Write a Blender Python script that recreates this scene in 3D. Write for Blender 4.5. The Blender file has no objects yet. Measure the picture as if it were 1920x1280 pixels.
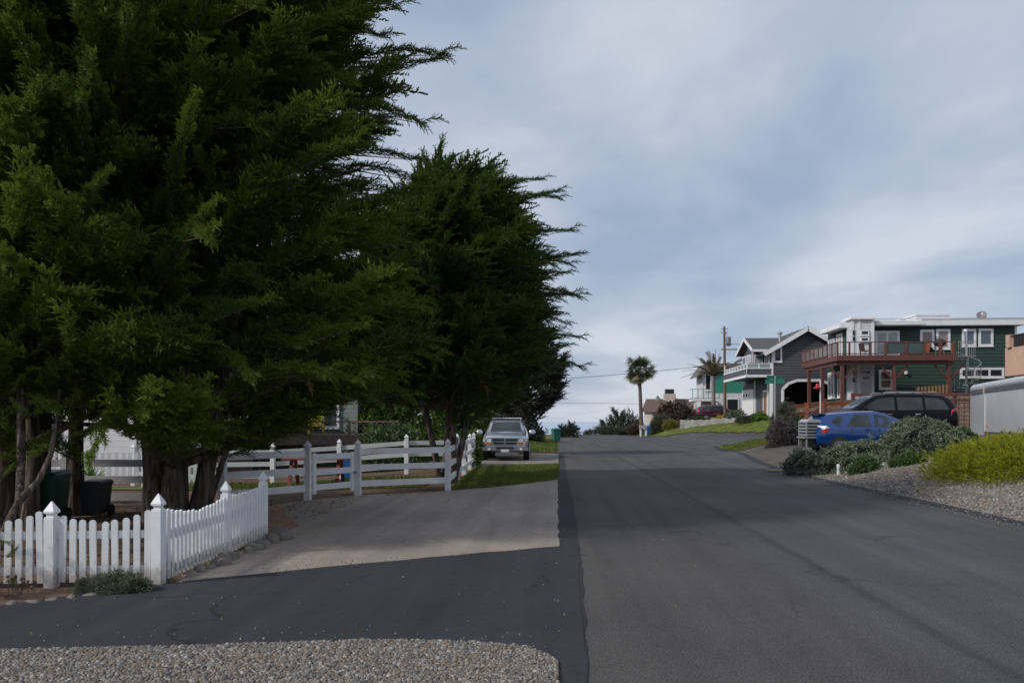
import bpy, bmesh, math, random
import numpy as np
from mathutils import Vector, Matrix, Quaternion
R_ = math.radians
random.seed(7)
scene = bpy.context.scene
COL = scene.collection
# ------------------------------------------------------------------ camera numbers (used only to read positions off the photograph)
F, HX, HY, CAMH = 1400.0, 960.0, 790.0, 1.65
YAW = math.atan(80/1400.0)
CA, SA = math.cos(YAW), math.sin(YAW)
def W(px, py, d):
    xc = (px-HX)*d/F
    return Vector((xc*CA-d*SA, xc*SA+d*CA, CAMH-(py-HY)*d/F))
def WY(px, py, y0):
    return W(px, py, y0/(CA+(px-HX)/F*SA))
def WX(px, py, x0):
    return W(px, py, x0/((px-HX)/F*CA-SA))

# ------------------------------------------------------------------ terrain
def S(a, b, x):
    if a == b: return 0.0 if x < a else 1.0
    t = (x-a)/(b-a); t = 0.0 if t < 0 else (1.0 if t > 1 else t)
    return t*t*(3-2*t)
YBX = [8, 10.8, 13, 16.6, 20, 26, 44, 300]; YBY = [85, 75, 66, 58, 50, 44, 35, -40]
def yb(x):
    if x <= YBX[0]: return YBY[0]
    for i in range(len(YBX)-1):
        if x <= YBX[i+1]:
            return YBY[i]+(YBY[i+1]-YBY[i])*(x-YBX[i])/(YBX[i+1]-YBX[i])
    return YBY[-1]
def h(x, y):
    z = 0.0
    if x > 7.4:
        x0 = 7.5+2.6*S(34, 48, y)
        z += .55*S(x0, x0+2.7, x)+(.055-.035*S(38, 46, y))*min(max(x-10, 0), 30)
        t = y-yb(x)
        z += (.25+.75*S(11, 18, x)+.35*S(19, 23, x))*S(0, 5, t)*S(9.5, 12, x)+1.2*S(3.5, 6, t)*S(18, 21, x)
    if x < 0:
        z -= .28*S(-4, -9, x)*S(17, 22, y)*(1-S(40, 60, y))
        z += .45*S(-.3, -4, x)*S(42, 58, y)
    if y > 92:
        z -= min(.0022*(y-92)**2, 16)
    return z

def ground_h(x, y):
    """height of the ground mesh itself (its 1 m triangles)"""
    i, j = math.floor(x), math.floor(y); u, v = x-i, y-j
    a, c = h(i, j), h(i+1, j+1)
    if u >= v: b = h(i+1, j); return a+(b-a)*u+(c-b)*v
    d = h(i, j+1); return a+(d-a)*v+(c-d)*u
# ------------------------------------------------------------------ materials
def nt(m):
    m.use_nodes = True
    n = m.node_tree.nodes; l = m.node_tree.links
    return n, l, n['Principled BSDF']
MATS = {}
def mat(name, col, rough=.6, var=.18, scale=6.0, bump=0.0, bscale=60.0, metal=0.0, spec=.5, coat=0.0, col2=None, island=0.0, detail=4.0, transl=0.0):
    if name in MATS: return MATS[name]
    m = bpy.data.materials.new(name); n, l, b = nt(m)
    tc = n.new('ShaderNodeTexCoord')
    nz = n.new('ShaderNodeTexNoise'); nz.inputs['Scale'].default_value = scale; nz.inputs['Detail'].default_value = detail
    l.new(tc.outputs['Object'], nz.inputs['Vector'])
    mx = n.new('ShaderNodeMix'); mx.data_type = 'RGBA'
    c2 = col2 if col2 else tuple(c*(1+var) for c in col)
    c1 = col if col2 else tuple(c*(1-var) for c in col)
    mx.inputs[6].default_value = (*c1, 1); mx.inputs[7].default_value = (*c2, 1)
    rp = n.new('ShaderNodeMapRange'); rp.inputs[1].default_value = .3; rp.inputs[2].default_value = .7
    l.new(nz.outputs['Fac'], rp.inputs[0])
    if island:
        g = n.new('ShaderNodeNewGeometry')
        a = n.new('ShaderNodeMix'); a.inputs[0].default_value = island
        l.new(rp.outputs[0], a.inputs[2]); l.new(g.outputs['Random Per Island'], a.inputs[3])
        l.new(a.outputs[0], mx.inputs[0])
    else:
        l.new(rp.outputs[0], mx.inputs[0])
    l.new(mx.outputs[2], b.inputs['Base Color'])
    b.inputs['Roughness'].default_value = rough; b.inputs['Metallic'].default_value = metal
    b.inputs['Specular IOR Level'].default_value = spec; b.inputs['Coat Weight'].default_value = coat
    b.inputs['Coat Roughness'].default_value = .05
    if bump:
        n2 = n.new('ShaderNodeTexNoise'); n2.inputs['Scale'].default_value = bscale; n2.inputs['Detail'].default_value = 5
        l.new(tc.outputs['Object'], n2.inputs['Vector'])
        bp = n.new('ShaderNodeBump'); bp.inputs['Strength'].default_value = bump; bp.inputs['Distance'].default_value = .02
        l.new(n2.outputs['Fac'], bp.inputs['Height']); l.new(bp.outputs[0], b.inputs['Normal'])
    if transl:
        out = n['Material Output']
        tr = n.new('ShaderNodeBsdfTranslucent'); l.new(mx.outputs[2], tr.inputs['Color'])
        ms = n.new('ShaderNodeMixShader'); ms.inputs[0].default_value = transl
        l.new(b.outputs[0], ms.inputs[1]); l.new(tr.outputs[0], ms.inputs[2]); l.new(ms.outputs[0], out.inputs['Surface'])
    MATS[name] = m
    return m
def siding(name, col, pitch=.19, vertical=False):
    m = mat(name, col, .55, .10, 3.0, spec=.3); n, l, b = nt(m)
    tc = n.new('ShaderNodeTexCoord'); sp = n.new('ShaderNodeSeparateXYZ'); l.new(tc.outputs['Object'], sp.inputs[0])
    d = n.new('ShaderNodeMath'); d.operation = 'DIVIDE'; d.inputs[1].default_value = pitch
    l.new(sp.outputs[2], d.inputs[0])
    fr = n.new('ShaderNodeMath'); fr.operation = 'FRACT'; l.new(d.outputs[0], fr.inputs[0])
    bp = n.new('ShaderNodeBump'); bp.invert = True; bp.inputs['Strength'].default_value = 1.0; bp.inputs['Distance'].default_value = .06
    l.new(fr.outputs[0], bp.inputs['Height']); l.new(bp.outputs[0], b.inputs['Normal'])
    return m
def stony(name, c, scale, bump=.6, dist=.03):
    """voronoi pebbles / aggregate"""
    m = bpy.data.materials.new(name); n, l, b = nt(m)
    tc = n.new('ShaderNodeTexCoord'); v = n.new('ShaderNodeTexVoronoi'); v.inputs['Scale'].default_value = scale
    l.new(tc.outputs['Object'], v.inputs['Vector'])
    cr = n.new('ShaderNodeValToRGB'); sp = n.new('ShaderNodeSeparateColor'); l.new(v.outputs['Color'], sp.inputs[0]); l.new(sp.outputs[0], cr.inputs[0])
    els = cr.color_ramp.elements
    while len(els) < len(c): els.new(.5)
    for i, cc in enumerate(c):
        els[i].position = i/(len(c)-1); els[i].color = (*cc, 1)
    l.new(cr.outputs[0], b.inputs['Base Color']); b.inputs['Roughness'].default_value = .85
    bp = n.new('ShaderNodeBump'); bp.invert = True; bp.inputs['Strength'].default_value = bump; bp.inputs['Distance'].default_value = dist
    l.new(v.outputs['Distance'], bp.inputs['Height']); l.new(bp.outputs[0], b.inputs['Normal'])
    MATS[name] = m
    return m
def pebble_mat(name, cols, rough=.75):
    m = bpy.data.materials.new(name); n, l, b = nt(m)
    g = n.new('ShaderNodeNewGeometry'); cr = n.new('ShaderNodeValToRGB'); l.new(g.outputs['Random Per Island'], cr.inputs[0])
    els = cr.color_ramp.elements
    while len(els) < len(cols): els.new(.5)
    for i, cc in enumerate(cols):
        els[i].position = i/(len(cols)-1); els[i].color = (*cc, 1)
    tc = n.new('ShaderNodeTexCoord'); nz = n.new('ShaderNodeTexNoise'); nz.inputs['Scale'].default_value = 90
    l.new(tc.outputs['Object'], nz.inputs['Vector'])
    mx = n.new('ShaderNodeMix'); mx.data_type = 'RGBA'; mx.blend_type = 'MULTIPLY'; mx.inputs[0].default_value = .5
    l.new(cr.outputs[0], mx.inputs[6]); l.new(nz.outputs['Fac'], mx.inputs[7])
    l.new(mx.outputs[2], b.inputs['Base Color']); b.inputs['Roughness'].default_value = rough
    return m
def asphalt(name, col, seam=None, tint=None, speck=.7):
    m = bpy.data.materials.new(name); n, l, b = nt(m)
    tc = n.new('ShaderNodeTexCoord')
    def noise(s, det=3):
        z = n.new('ShaderNodeTexNoise'); z.inputs['Scale'].default_value = s; z.inputs['Detail'].default_value = det
        l.new(tc.outputs['Object'], z.inputs['Vector']); return z
    big, fine, mid = noise(.35, 5), noise(75, 4), noise(9, 6)
    def ramp(src, a, bb, lo, hi):
        r = n.new('ShaderNodeMapRange'); r.inputs[1].default_value = a; r.inputs[2].default_value = bb; r.inputs[3].default_value = lo; r.inputs[4].default_value = hi
        l.new(src, r.inputs[0]); return r.outputs[0]
    def mul(a, bb):
        r = n.new('ShaderNodeMath'); r.operation = 'MULTIPLY'; l.new(a, r.inputs[0]); l.new(bb, r.inputs[1]); return r.outputs[0]
    f = mul(ramp(big.outputs['Fac'], .35, .65, .86, 1.14), ramp(fine.outputs['Fac'], .3, .75, 1-speck, 1+speck))
    f = mul(f, ramp(mid.outputs['Fac'], .3, .7, .93, 1.07))
    sp = n.new('ShaderNodeSeparateXYZ'); l.new(tc.outputs['Object'], sp.inputs[0])
    mpg = n.new('ShaderNodeMapping'); mpg.inputs['Scale'].default_value = (2.6, .10, 1); l.new(tc.outputs['Object'], mpg.inputs[0])
    st = n.new('ShaderNodeTexNoise'); st.inputs['Scale'].default_value = 1.0; st.inputs['Detail'].default_value = 6; l.new(mpg.outputs[0], st.inputs['Vector'])
    f = mul(f, ramp(st.outputs['Fac'], .32, .68, .84, 1.13))
    # wandering hairline cracks and a few stains
    wv = noise(1.1, 5); va = n.new('ShaderNodeVectorMath'); va.operation = 'MULTIPLY_ADD'; va.inputs[1].default_value = (.9, .9, .9)
    l.new(wv.outputs['Color'], va.inputs[0]); l.new(tc.outputs['Object'], va.inputs[2])
    vo = n.new('ShaderNodeTexVoronoi'); vo.feature = 'DISTANCE_TO_EDGE'; vo.inputs['Scale'].default_value = .33; l.new(va.outputs[0], vo.inputs['Vector'])
    ck = ramp(vo.outputs['Distance'], .002, .007, .62, 1.0); gate = ramp(noise(.5, 2).outputs['Fac'], .50, .56, 0.0, 1.0)
    ci = n.new('ShaderNodeMix'); ci.inputs[2].default_value = 1.0; l.new(gate, ci.inputs[0]); l.new(ck, ci.inputs[3]); f = mul(f, ci.outputs[0])
    f = mul(f, ramp(noise(1.6, 3).outputs['Fac'], .66, .76, 1.0, .80))
    if seam:
        for sx, wd, dk in seam:     # worn paving seams that run along the street
            nb = noise(2.2, 5)
            ad = n.new('ShaderNodeMath'); ad.operation = 'MULTIPLY_ADD'; ad.inputs[1].default_value = .16; l.new(nb.outputs['Fac'], ad.inputs[0]); l.new(sp.outputs[0], ad.inputs[2])
            sb = n.new('ShaderNodeMath'); sb.operation = 'SUBTRACT'; sb.inputs[1].default_value = sx+.08; l.new(ad.outputs[0], sb.inputs[0])
            ab = n.new('ShaderNodeMath'); ab.operation = 'ABSOLUTE'; l.new(sb.outputs[0], ab.inputs[0])
            f = mul(f, ramp(ab.outputs[0], wd*.3, wd, dk, 1.0))
    cm = n.new('ShaderNodeMix'); cm.data_type = 'RGBA'
    cm.inputs[6].default_value = (*col, 1); cm.inputs[7].default_value = (*(tint or col), 1)
    if tint:
        l.new(ramp(sp.outputs[0], 1.5, 4.5, 1.0, 0.0), cm.inputs[0])
    vm = n.new('ShaderNodeVectorMath'); vm.operation = 'SCALE'; l.new(cm.outputs[2], vm.inputs[0]); l.new(f, vm.inputs['Scale'])
    l.new(vm.outputs[0], b.inputs['Base Color']); b.inputs['Roughness'].default_value = .9; b.inputs['Specular IOR Level'].default_value = .25
    bp = n.new('ShaderNodeBump'); bp.inputs['Strength'].default_value = .5; bp.inputs['Distance'].default_value = .01
    l.new(fine.outputs['Fac'], bp.inputs['Height']); l.new(bp.outputs[0], b.inputs['Normal'])
    return m

white = mat('white_paint', (.74, .76, .78), .45, .05, 5, bump=.05)
def worn_paint(name, col):
    m = mat(name, col, .45, .06, 9, bump=.06); n, l, b = nt(m)
    tc = n.new('ShaderNodeTexCoord'); sp = n.new('ShaderNodeSeparateXYZ'); l.new(tc.outputs['Object'], sp.inputs[0])
    z = n.new('ShaderNodeTexNoise'); z.inputs['Scale'].default_value = 22; z.inputs['Detail'].default_value = 6; l.new(tc.outputs['Object'], z.inputs['Vector'])
    # mud splash above the soil, ragged upper edge
    a = n.new('ShaderNodeMath'); a.operation = 'MULTIPLY_ADD'; a.inputs[1].default_value = -.40; l.new(z.outputs['Fac'], a.inputs[0]); l.new(sp.outputs[2], a.inputs[2])
    r = n.new('ShaderNodeMapRange'); r.inputs[1].default_value = -.14; r.inputs[2].default_value = .06; r.inputs[3].default_value = .7; r.inputs[4].default_value = 0; l.new(a.outputs[0], r.inputs[0])
    mx = n.new('ShaderNodeMix'); mx.data_type = 'RGBA'; mx.inputs[7].default_value = (.28, .22, .17, 1)
    l.new(r.outputs[0], mx.inputs[0]); l.new(b.inputs['Base Color'].links[0].from_socket, mx.inputs[6]); l.new(mx.outputs[2], b.inputs['Base Color'])
    return m
picketM = worn_paint('picket_paint', (.76, .78, .80))
shade_white = mat('shaded_white', (.70, .70, .72), .6, .1, 5, bump=.05)  # white fence paint greyed a little, shade put into the colour
grey_and_shade = mat('grey_and_shaded_paint', (.34, .33, .34), .6, .12, 5)  # plain grey parts, and shade painted onto the left rail fence
trim = mat('white_trim', (.74, .75, .77), .5, .05, 3)
glass = mat('dark_glass', (.02, .025, .03), .06, .2, 2, spec=.6)
blind = mat('window_blind', (.24, .20, .19), .25, .12, 3, spec=.5)
palepane = mat('pale_pane', (.33, .37, .38), .2, .12, 3)
carglass = mat('car_glass', (.030, .040, .044), .05, .5, 1.6, spec=.45)
tintglass = mat('tinted_glass', (.008, .009, .012), .08, .2, 2, spec=.45)
rubber = mat('tyre_rubber', (.018, .018, .019), .85, .2, 20)
blackp = mat('black_plastic', (.02, .02, .022), .5, .2, 10)
steel = mat('galvanised_steel', (.42, .44, .46), .4, .1, 8, metal=.7)
chrome = mat('chrome', (.62, .64, .66), .16, .05, 5, metal=1)
alloy = mat('alloy_rim', (.42, .43, .45), .3, .05, 6, metal=.8)
redlamp = mat('red_lamp', (.75, .03, .025), .15, .1, 8, coat=1)
clearlamp = mat('clear_lamp', (.62, .64, .66), .12, .06, 8, coat=1)
amber = mat('amber_lamp', (.42, .13, .015), .2, .1, 8, coat=.6)
redwood = mat('redwood_stain', (.118, .042, .034), .55, .22, 7, bump=.1)
orangewood = mat('orange_stained_wood', (.30, .085, .028), .6, .25, 7, bump=.1)
bark = mat('cypress_bark', (.10, .078, .066), .95, .4, 5, bump=1.0, bscale=16)
def ridged_bark(name, c1, c2):
    m = bpy.data.materials.new(name); n, l, b = nt(m)
    tc = n.new('ShaderNodeTexCoord'); mp = n.new('ShaderNodeMapping'); mp.inputs['Scale'].default_value = (16, 16, 1.6); l.new(tc.outputs['Object'], mp.inputs[0])
    z = n.new('ShaderNodeTexNoise'); z.inputs['Scale'].default_value = 1; z.inputs['Detail'].default_value = 6; z.inputs['Distortion'].default_value = .6; l.new(mp.outputs[0], z.inputs['Vector'])
    r = n.new('ShaderNodeMapRange'); r.inputs[1].default_value = .38; r.inputs[2].default_value = .62; l.new(z.outputs['Fac'], r.inputs[0])
    mx = n.new('ShaderNodeMix'); mx.data_type = 'RGBA'; mx.inputs[6].default_value = (*c1, 1); mx.inputs[7].default_value = (*c2, 1); l.new(r.outputs[0], mx.inputs[0]); l.new(mx.outputs[2], b.inputs['Base Color'])
    bp = n.new('ShaderNodeBump'); bp.inputs['Strength'].default_value = 1; bp.inputs['Distance'].default_value = .05; l.new(r.outputs[0], bp.inputs['Height']); l.new(bp.outputs[0], b.inputs['Normal'])
    b.inputs['Roughness'].default_value = .95; b.inputs['Specular IOR Level'].default_value = .15
    return m
bark = ridged_bark('ridged_cypress_bark', (.055, .042, .036), (.21, .165, .138))
palmbark = mat('palm_bark', (.12, .098, .085), .95, .3, 6, bump=.8, bscale=14)
poleWood = mat('pole_wood', (.15, .105, .08), .9, .2, 5, bump=.3)
shingle = mat('roof_shingle', (.085, .088, .092), .9, .2, 9, bump=.4, bscale=30)
brownroof = mat('brown_shingle', (.13, .085, .068), .9, .2, 9, bump=.4)
leafA = mat('cypress_leaf', (.034, .082, .018), .65, .2, .5, island=.40, col2=(.215, .285, .038), transl=.28, spec=.25)
leafB = mat('cypress_leaf_dark', (.026, .074, .020), .65, .2, .5, island=.40, col2=(.145, .225, .036), transl=.28, spec=.25)
leafGold = mat('golden_juniper_leaf', (.16, .185, .018), .65, .2, 1.6, island=.5, col2=(.43, .43, .030), transl=.2, spec=.25)
leafGrey = mat('grey_green_leaf', (.075, .115, .068), .7, .2, 1.4, island=.5, col2=(.235, .275, .19), transl=.15, spec=.3)
leafGreen = mat('green_leaf', (.035, .075, .025), .6, .2, 1.4, island=.5, col2=(.10, .17, .05), transl=.2)
leafBright = mat('bright_green_leaf', (.05, .12, .02), .6, .2, 1.4, island=.5, col2=(.15, .27, .05), transl=.2)
leafPurple = mat('dull_purple_leaf', (.055, .042, .050), .7, .2, 1.4, island=.5, col2=(.14, .135, .13), transl=.15)
leafRed = mat('reddish_leaf', (.05, .030, .026), .7, .2, 1.4, island=.5, col2=(.12, .075, .06), transl=.15)
leafYellow = mat('yellow_green_leaf', (.11, .12, .02), .7, .2, 1.4, island=.5, col2=(.26, .20, .04), transl=.15)
leafOlive = mat('olive_leaf', (.04, .055, .035), .7, .2, 1.4, island=.5, col2=(.10, .105, .06), transl=.15)
palmleaf = mat('palm_frond', (.045, .062, .03), .55, .2, 2, island=.5, col2=(.13, .15, .07))
palmdead = mat('dead_palm_frond', (.16, .115, .075), .8, .2, 2, island=.5, col2=(.30, .22, .15))
grassM = mat('grass_blade', (.055, .088, .018), .7, .2, .45, island=.4, col2=(.150, .168, .040), transl=.2, spec=.2)
lawnM = mat('lawn_turf', (.070, .105, .020), .95, .3, 1.3, bump=.9, bscale=45, col2=(.155, .165, .045), spec=.1)
soilM = mat('soil', (.085, .058, .042), .95, .3, 2.2, bump=1, bscale=25, col2=(.165, .115, .085), spec=.1)
rockM = mat('field_stone', (.17, .15, .13), .85, .3, 7, bump=.6, bscale=18)
stoneM = mat('grey_wall_stone', (.26, .255, .25), .85, .25, 2.5, bump=.6, bscale=8)

# ------------------------------------------------------------------ mesh builder
class MB:
    def __init__(s): s.v = []; s.f = []
    def add(s, vs, fs):
        o = len(s.v); s.v += [tuple(p) for p in vs]; s.f += [tuple(i+o for i in f) for f in fs]; return s
    def box(s, x0, x1, y0, y1, z0, z1):
        return s.add([(x0,y0,z0),(x1,y0,z0),(x1,y1,z0),(x0,y1,z0),(x0,y0,z1),(x1,y0,z1),(x1,y1,z1),(x0,y1,z1)],
                     [(0,3,2,1),(4,5,6,7),(0,1,5,4),(1,2,6,5),(2,3,7,6),(3,0,4,7)])
    def beam(s, a, b, w, t, up=(0,0,1)):
        a, b = Vector(a), Vector(b); d = (b-a).normalized(); u = Vector(up)
        sd = d.cross(u)
        if sd.length < 1e-4: sd = d.cross(Vector((1,0,0)))
        sd.normalize(); u = sd.cross(d).normalized(); sd *= w/2; u *= t/2
        return s.add([a-sd-u, a+sd-u, a+sd+u, a-sd+u, b-sd-u, b+sd-u, b+sd+u, b-sd+u],
                     [(0,1,2,3),(7,6,5,4),(0,4,5,1),(1,5,6,2),(2,6,7,3),(3,7,4,0)])
    def tube(s, path, rad, n=8, cap=True):
        path = [Vector(p) for p in path]; m = len(path)
        if not hasattr(rad, '__len__'): rad = [rad]*m
        o = len(s.v); prev = None
        for i, p in enumerate(path):
            d = (path[min(i+1, m-1)]-path[max(i-1, 0)]).normalized()
            if prev is None:
                x = d.cross(Vector((0,1,0)))
                if x.length < .05: x = d.cross(Vector((1,0,0)))
            else: x = prev-d*prev.dot(d)
            x.normalize(); prev = x; y = d.cross(x)
            for k in range(n):
                a = 2*math.pi*k/n
                s.v.append(tuple(p+(x*math.cos(a)+y*math.sin(a))*rad[i]))
        for i in range(m-1):
            for k in range(n):
                s.f.append((o+i*n+k, o+i*n+(k+1)%n, o+(i+1)*n+(k+1)%n, o+(i+1)*n+k))
        if cap:
            s.f.append(tuple(o+k for k in range(n))[::-1]); s.f.append(tuple(o+(m-1)*n+k for k in range(n)))
        return s
    def prism(s, pts, o, u, v, w, t):
        """2-D outline pts in the (u,v) frame at o, thickened t along w"""
        o, u, v, w = Vector(o), Vector(u), Vector(v), Vector(w)
        n = len(pts); base = [o+u*p[0]+v*p[1] for p in pts]
        return s.add(base+[p+w*t for p in base], [tuple(range(n))[::-1], tuple(range(n, 2*n))]+[(i, (i+1) % n, n+(i+1) % n, n+i) for i in range(n)])
    def lathe(s, c, prof, n=16, sx=1, sy=1, rot=0):
        o = len(s.v)
        for r, z in prof:
            for k in range(n):
                a = 2*math.pi*k/n+rot
                s.v.append((c[0]+r*math.cos(a)*sx, c[1]+r*math.sin(a)*sy, c[2]+z))
        for i in range(len(prof)-1):
            for k in range(n):
                s.f.append((o+i*n+k, o+i*n+(k+1)%n, o+(i+1)*n+(k+1)%n, o+(i+1)*n+k))
        s.f.append(tuple(o+k for k in range(n))[::-1]); s.f.append(tuple(o+(len(prof)-1)*n+k for k in range(n)))
        return s
    def build(s, name, m, parent=None, smooth=None, loc=None, bevel=0):
        me = bpy.data.meshes.new(name); me.from_pydata(s.v, [], s.f); me.update()
        bm = bmesh.new(); bm.from_mesh(me); bmesh.ops.recalc_face_normals(bm, faces=bm.faces)
        if bevel:
            bmesh.ops.bevel(bm, geom=[e for e in bm.edges if len(e.link_faces) == 2 and e.calc_face_angle(0) > .6], offset=bevel, segments=2, affect='EDGES', clamp_overlap=True)
        bm.to_mesh(me); bm.free()
        if smooth:
            me.polygons.foreach_set('use_smooth', [True]*len(me.polygons)); me.set_sharp_from_angle(angle=R_(smooth))
        return link(name, me, m, parent, loc)
def link(name, me, m, parent=None, loc=None):
    o = bpy.data.objects.new(name, me); COL.objects.link(o)
    if m: me.materials.append(m)
    if parent: o.parent = parent
    if loc is not None: o.location = loc
    return o
def thing(name, label, cat, loc=(0,0,0), rz=0, group=None):
    o = bpy.data.objects.new(name, None); COL.objects.link(o); o.empty_display_size = .3
    o.location = loc; o.rotation_euler = (0,0,rz)
    return tag(o, label, cat, group)
def tag(o, label, cat, group=None):
    o['label'] = label; o['category'] = cat
    if group: o['group'] = group
    return o
def kind(o, k): o['kind'] = k; return o
def tri_mesh(name, verts, faces, m, parent=None):
    """numpy verts (n,3), faces (m,3)"""
    me = bpy.data.meshes.new(name); nv, nf = len(verts), len(faces)
    me.vertices.add(nv); me.vertices.foreach_set('co', np.ascontiguousarray(verts, np.float32).ravel())
    me.loops.add(nf*3); me.loops.foreach_set('vertex_index', np.ascontiguousarray(faces, np.int32).ravel())
    me.polygons.add(nf); me.polygons.foreach_set('loop_start', np.arange(0, nf*3, 3, dtype=np.int32))
    me.update(calc_edges=True)
    return link(name, me, m, parent)

# ------------------------------------------------------------------ ground sheets
def ground_grid():
    xs = list(range(-150, -40, 10))+list(range(-40, 60, 1))+list(range(60, 201, 10))
    ys = list(range(-60, -10, 10))+list(range(-10, 110, 1))+list(range(110, 261, 10))
    v = [(x, y, h(x, y)) for y in ys for x in xs]; nx = len(xs)
    f = [q for j in range(len(ys)-1) for i in range(nx-1) for q in ((j*nx+i, j*nx+i+1, (j+1)*nx+i+1), (j*nx+i, (j+1)*nx+i+1, (j+1)*nx+i))]
    me = bpy.data.meshes.new('ground'); me.from_pydata(v, [], f); me.update()
    me.polygons.foreach_set('use_smooth', [True]*len(me.polygons))
    return kind(link('ground', me, soilM), 'structure')
ground_grid()
def sheet(name, poly, m, off, wob=0.0):
    bm = bmesh.new()
    pts = []
    rr = random.Random(len(name)*31+len(poly))
    for i, p in enumerate(poly):
        q = poly[(i+1) % len(poly)]; L = math.hypot(q[0]-p[0], q[1]-p[1]); n = max(1, int(L/.35)) if wob else 1
        for k in range(n):
            t = k/n; j = wob*(rr.random()-.5)*2 if k else 0
            pts.append((p[0]+(q[0]-p[0])*t-(q[1]-p[1])/max(L, .01)*j, p[1]+(q[1]-p[1])*t+(q[0]-p[0])/max(L, .01)*j))
    vs = [bm.verts.new((x, y, 0)) for x, y in pts]; bm.faces.new(vs)
    x0, x1 = min(p[0] for p in pts), max(p[0] for p in pts); y0, y1 = min(p[1] for p in pts), max(p[1] for p in pts)
    for x in range(max(-40, math.ceil(x0)), min(60, math.floor(x1))+1):
        bmesh.ops.bisect_plane(bm, geom=bm.verts[:]+bm.edges[:]+bm.faces[:], plane_co=(x,0,0), plane_no=(1,0,0))
    for y in range(max(-10, math.ceil(y0)), min(110, math.floor(y1))+1):
        bmesh.ops.bisect_plane(bm, geom=bm.verts[:]+bm.edges[:]+bm.faces[:], plane_co=(0,y,0), plane_no=(0,1,0))
    if max(p[0] for p in pts) > 7.6 or min(p[0] for p in pts) < -.3:
        for k in range(math.ceil(x0-y1), math.floor(x1-y0)+1):
            bmesh.ops.bisect_plane(bm, geom=bm.verts[:]+bm.edges[:]+bm.faces[:], plane_co=(k,0,0), plane_no=(1,-1,0))
    bmesh.ops.recalc_face_normals(bm, faces=bm.faces)
    if bm.faces and sum(f.normal.z for f in bm.faces) < 0: bmesh.ops.reverse_faces(bm, faces=bm.faces)
    for v in bm.verts: v.co.z = ground_h(v.co.x, v.co.y)+off
    me = bpy.data.meshes.new(name); bm.to_mesh(me); bm.free()
    return kind(link(name, me, m), 'structure')
roadM = asphalt('street_asphalt', (.080, .081, .084), seam=[(2.95, .09, .78), (3.6, .45, .93), (1.9, .3, .95)], tint=(.084, .080, .077))
darkM = asphalt('fresh_asphalt', (.036, .039, .046), speck=.25)
crossM = asphalt('cross_street_asphalt', (.082, .082, .086))
oldM = asphalt('old_driveway', (.31, .262, .226), speck=.3)
padM = asphalt('concrete_pad', (.22, .195, .175), speck=.2)
brownDriveM = asphalt('brown_driveway', (.098, .083, .076), speck=.3)
sheet('road', [(.12,-12),(7.38,-12),(7.38,24),(8.0,30),(8.7,36),(9.4,43),(10.3,49),(13,46),(20,40),(40,30),(44,35),(26,44),(20,50),(16.6,58),(13,66),(10.8,75),(9.5,84),(9.3,120),(.12,120)], roadM, .012)
sheet('road_edge', [(.06,-12),(.16,-12),(.21,4.7),(.31,9.0),(.36,12),(.42,38),(.20,38),(.08,20),(.05,9),(.0,5)], darkM, .020, .02)
sheet('road_edge', [(7.30,-12),(7.56,-12),(7.54,24.2),(8.2,30),(8.9,36),(9.6,43),(10.5,49),(10.3,49.3),(9.3,43.2),(8.6,36.2),(7.9,30),(7.28,24)], darkM, .020, .03)
sheet('side_road', [(-14,5.3),(-3.95,5.1),(-2.6,5.28),(-1.35,5.5),(-.6,5.5),(-.15,5.38),(.03,5.1),(.06,3),(.06,-6),(.15,-6),(.20,4.7),(.31,9.85),(.08,9.8),(-1.5,8.9),(-3.6,7.55),(-4.25,7.05),(-4.9,6.35),(-14,6.2)], darkM, .024, .022)
sheet('driveway', [(-3.6,7.3),(.14,9.6),(.14,21.2),(-1.2,19.0),(-2.5,17.55),(-4.4,16.3),(-5.2,15.1),(-5.9,13.4),(-5.0,12),(-4.0,10.2),(-3.85,7.3)], oldM, .016, .03)
sheet('parking_pad', [(-5.5,26.6),(-2.8,27.3),(.22,29.2),(.3,37.5),(-2,39.5),(-6,36)], padM, .016)
sheet('driveway', [(7.5,24.1),(9.4,24.4),(16.5,24.8),(20,28),(20,35.5),(12,36.3),(8.75,36)], brownDriveM, .024)
sheet('lawn', [(-2.5,17.8),(-1.2,19.1),(.09,21.2),(.2,29),(-2.8,27.2),(-2.75,22)], lawnM, .02)
sheet('lawn', [(.2,40.5),(-2.2,40.5),(-6,43),(-9,60),(-5,78),(.28,80)], lawnM, .02)
sheet('lawn', [(8.95,36.4),(9.65,43),(10.45,48.4),(13,45.6),(14.6,43.5),(14,38),(11,36.7)], lawnM, .03)
sheet('lawn', [(9.4,100),(9.45,84),(10.7,75.2),(13.1,66.2),(16.7,58.2),(18.6,53.6),(19.2,58),(19.2,63),(18.3,63.9),(18.2,68),(17,76),(12,84)], lawnM, .07)
sheet('lawn', [(-5.5,17.6),(-3.3,18.7),(-3.4,22.2),(-12,22.8),(-12,17.5)], lawnM, .02)
sheet('clay_patch', [(-5.9,13.3),(-4.95,11.9),(-4.1,10.5),(-4.0,11.5),(-4.7,12.8),(-5.3,14.2)], mat('orange_clay', (.30, .15, .09), .95, .2, 3, bump=.5), .028, .03)
gravelBed = stony('gravel_bed', [(.09,.08,.075),(.17,.15,.13),(.26,.23,.20),(.13,.125,.125)], 38, .8, .02)
sheet('gravel_bed', [(-14,5.26),(-3.95,5.06),(-2.6,5.24),(-1.35,5.46),(-.6,5.46),(-.17,5.34),(.0,5.06),(.03,3),(.0,-4),(-14,-4)], gravelBed, .03)
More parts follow.
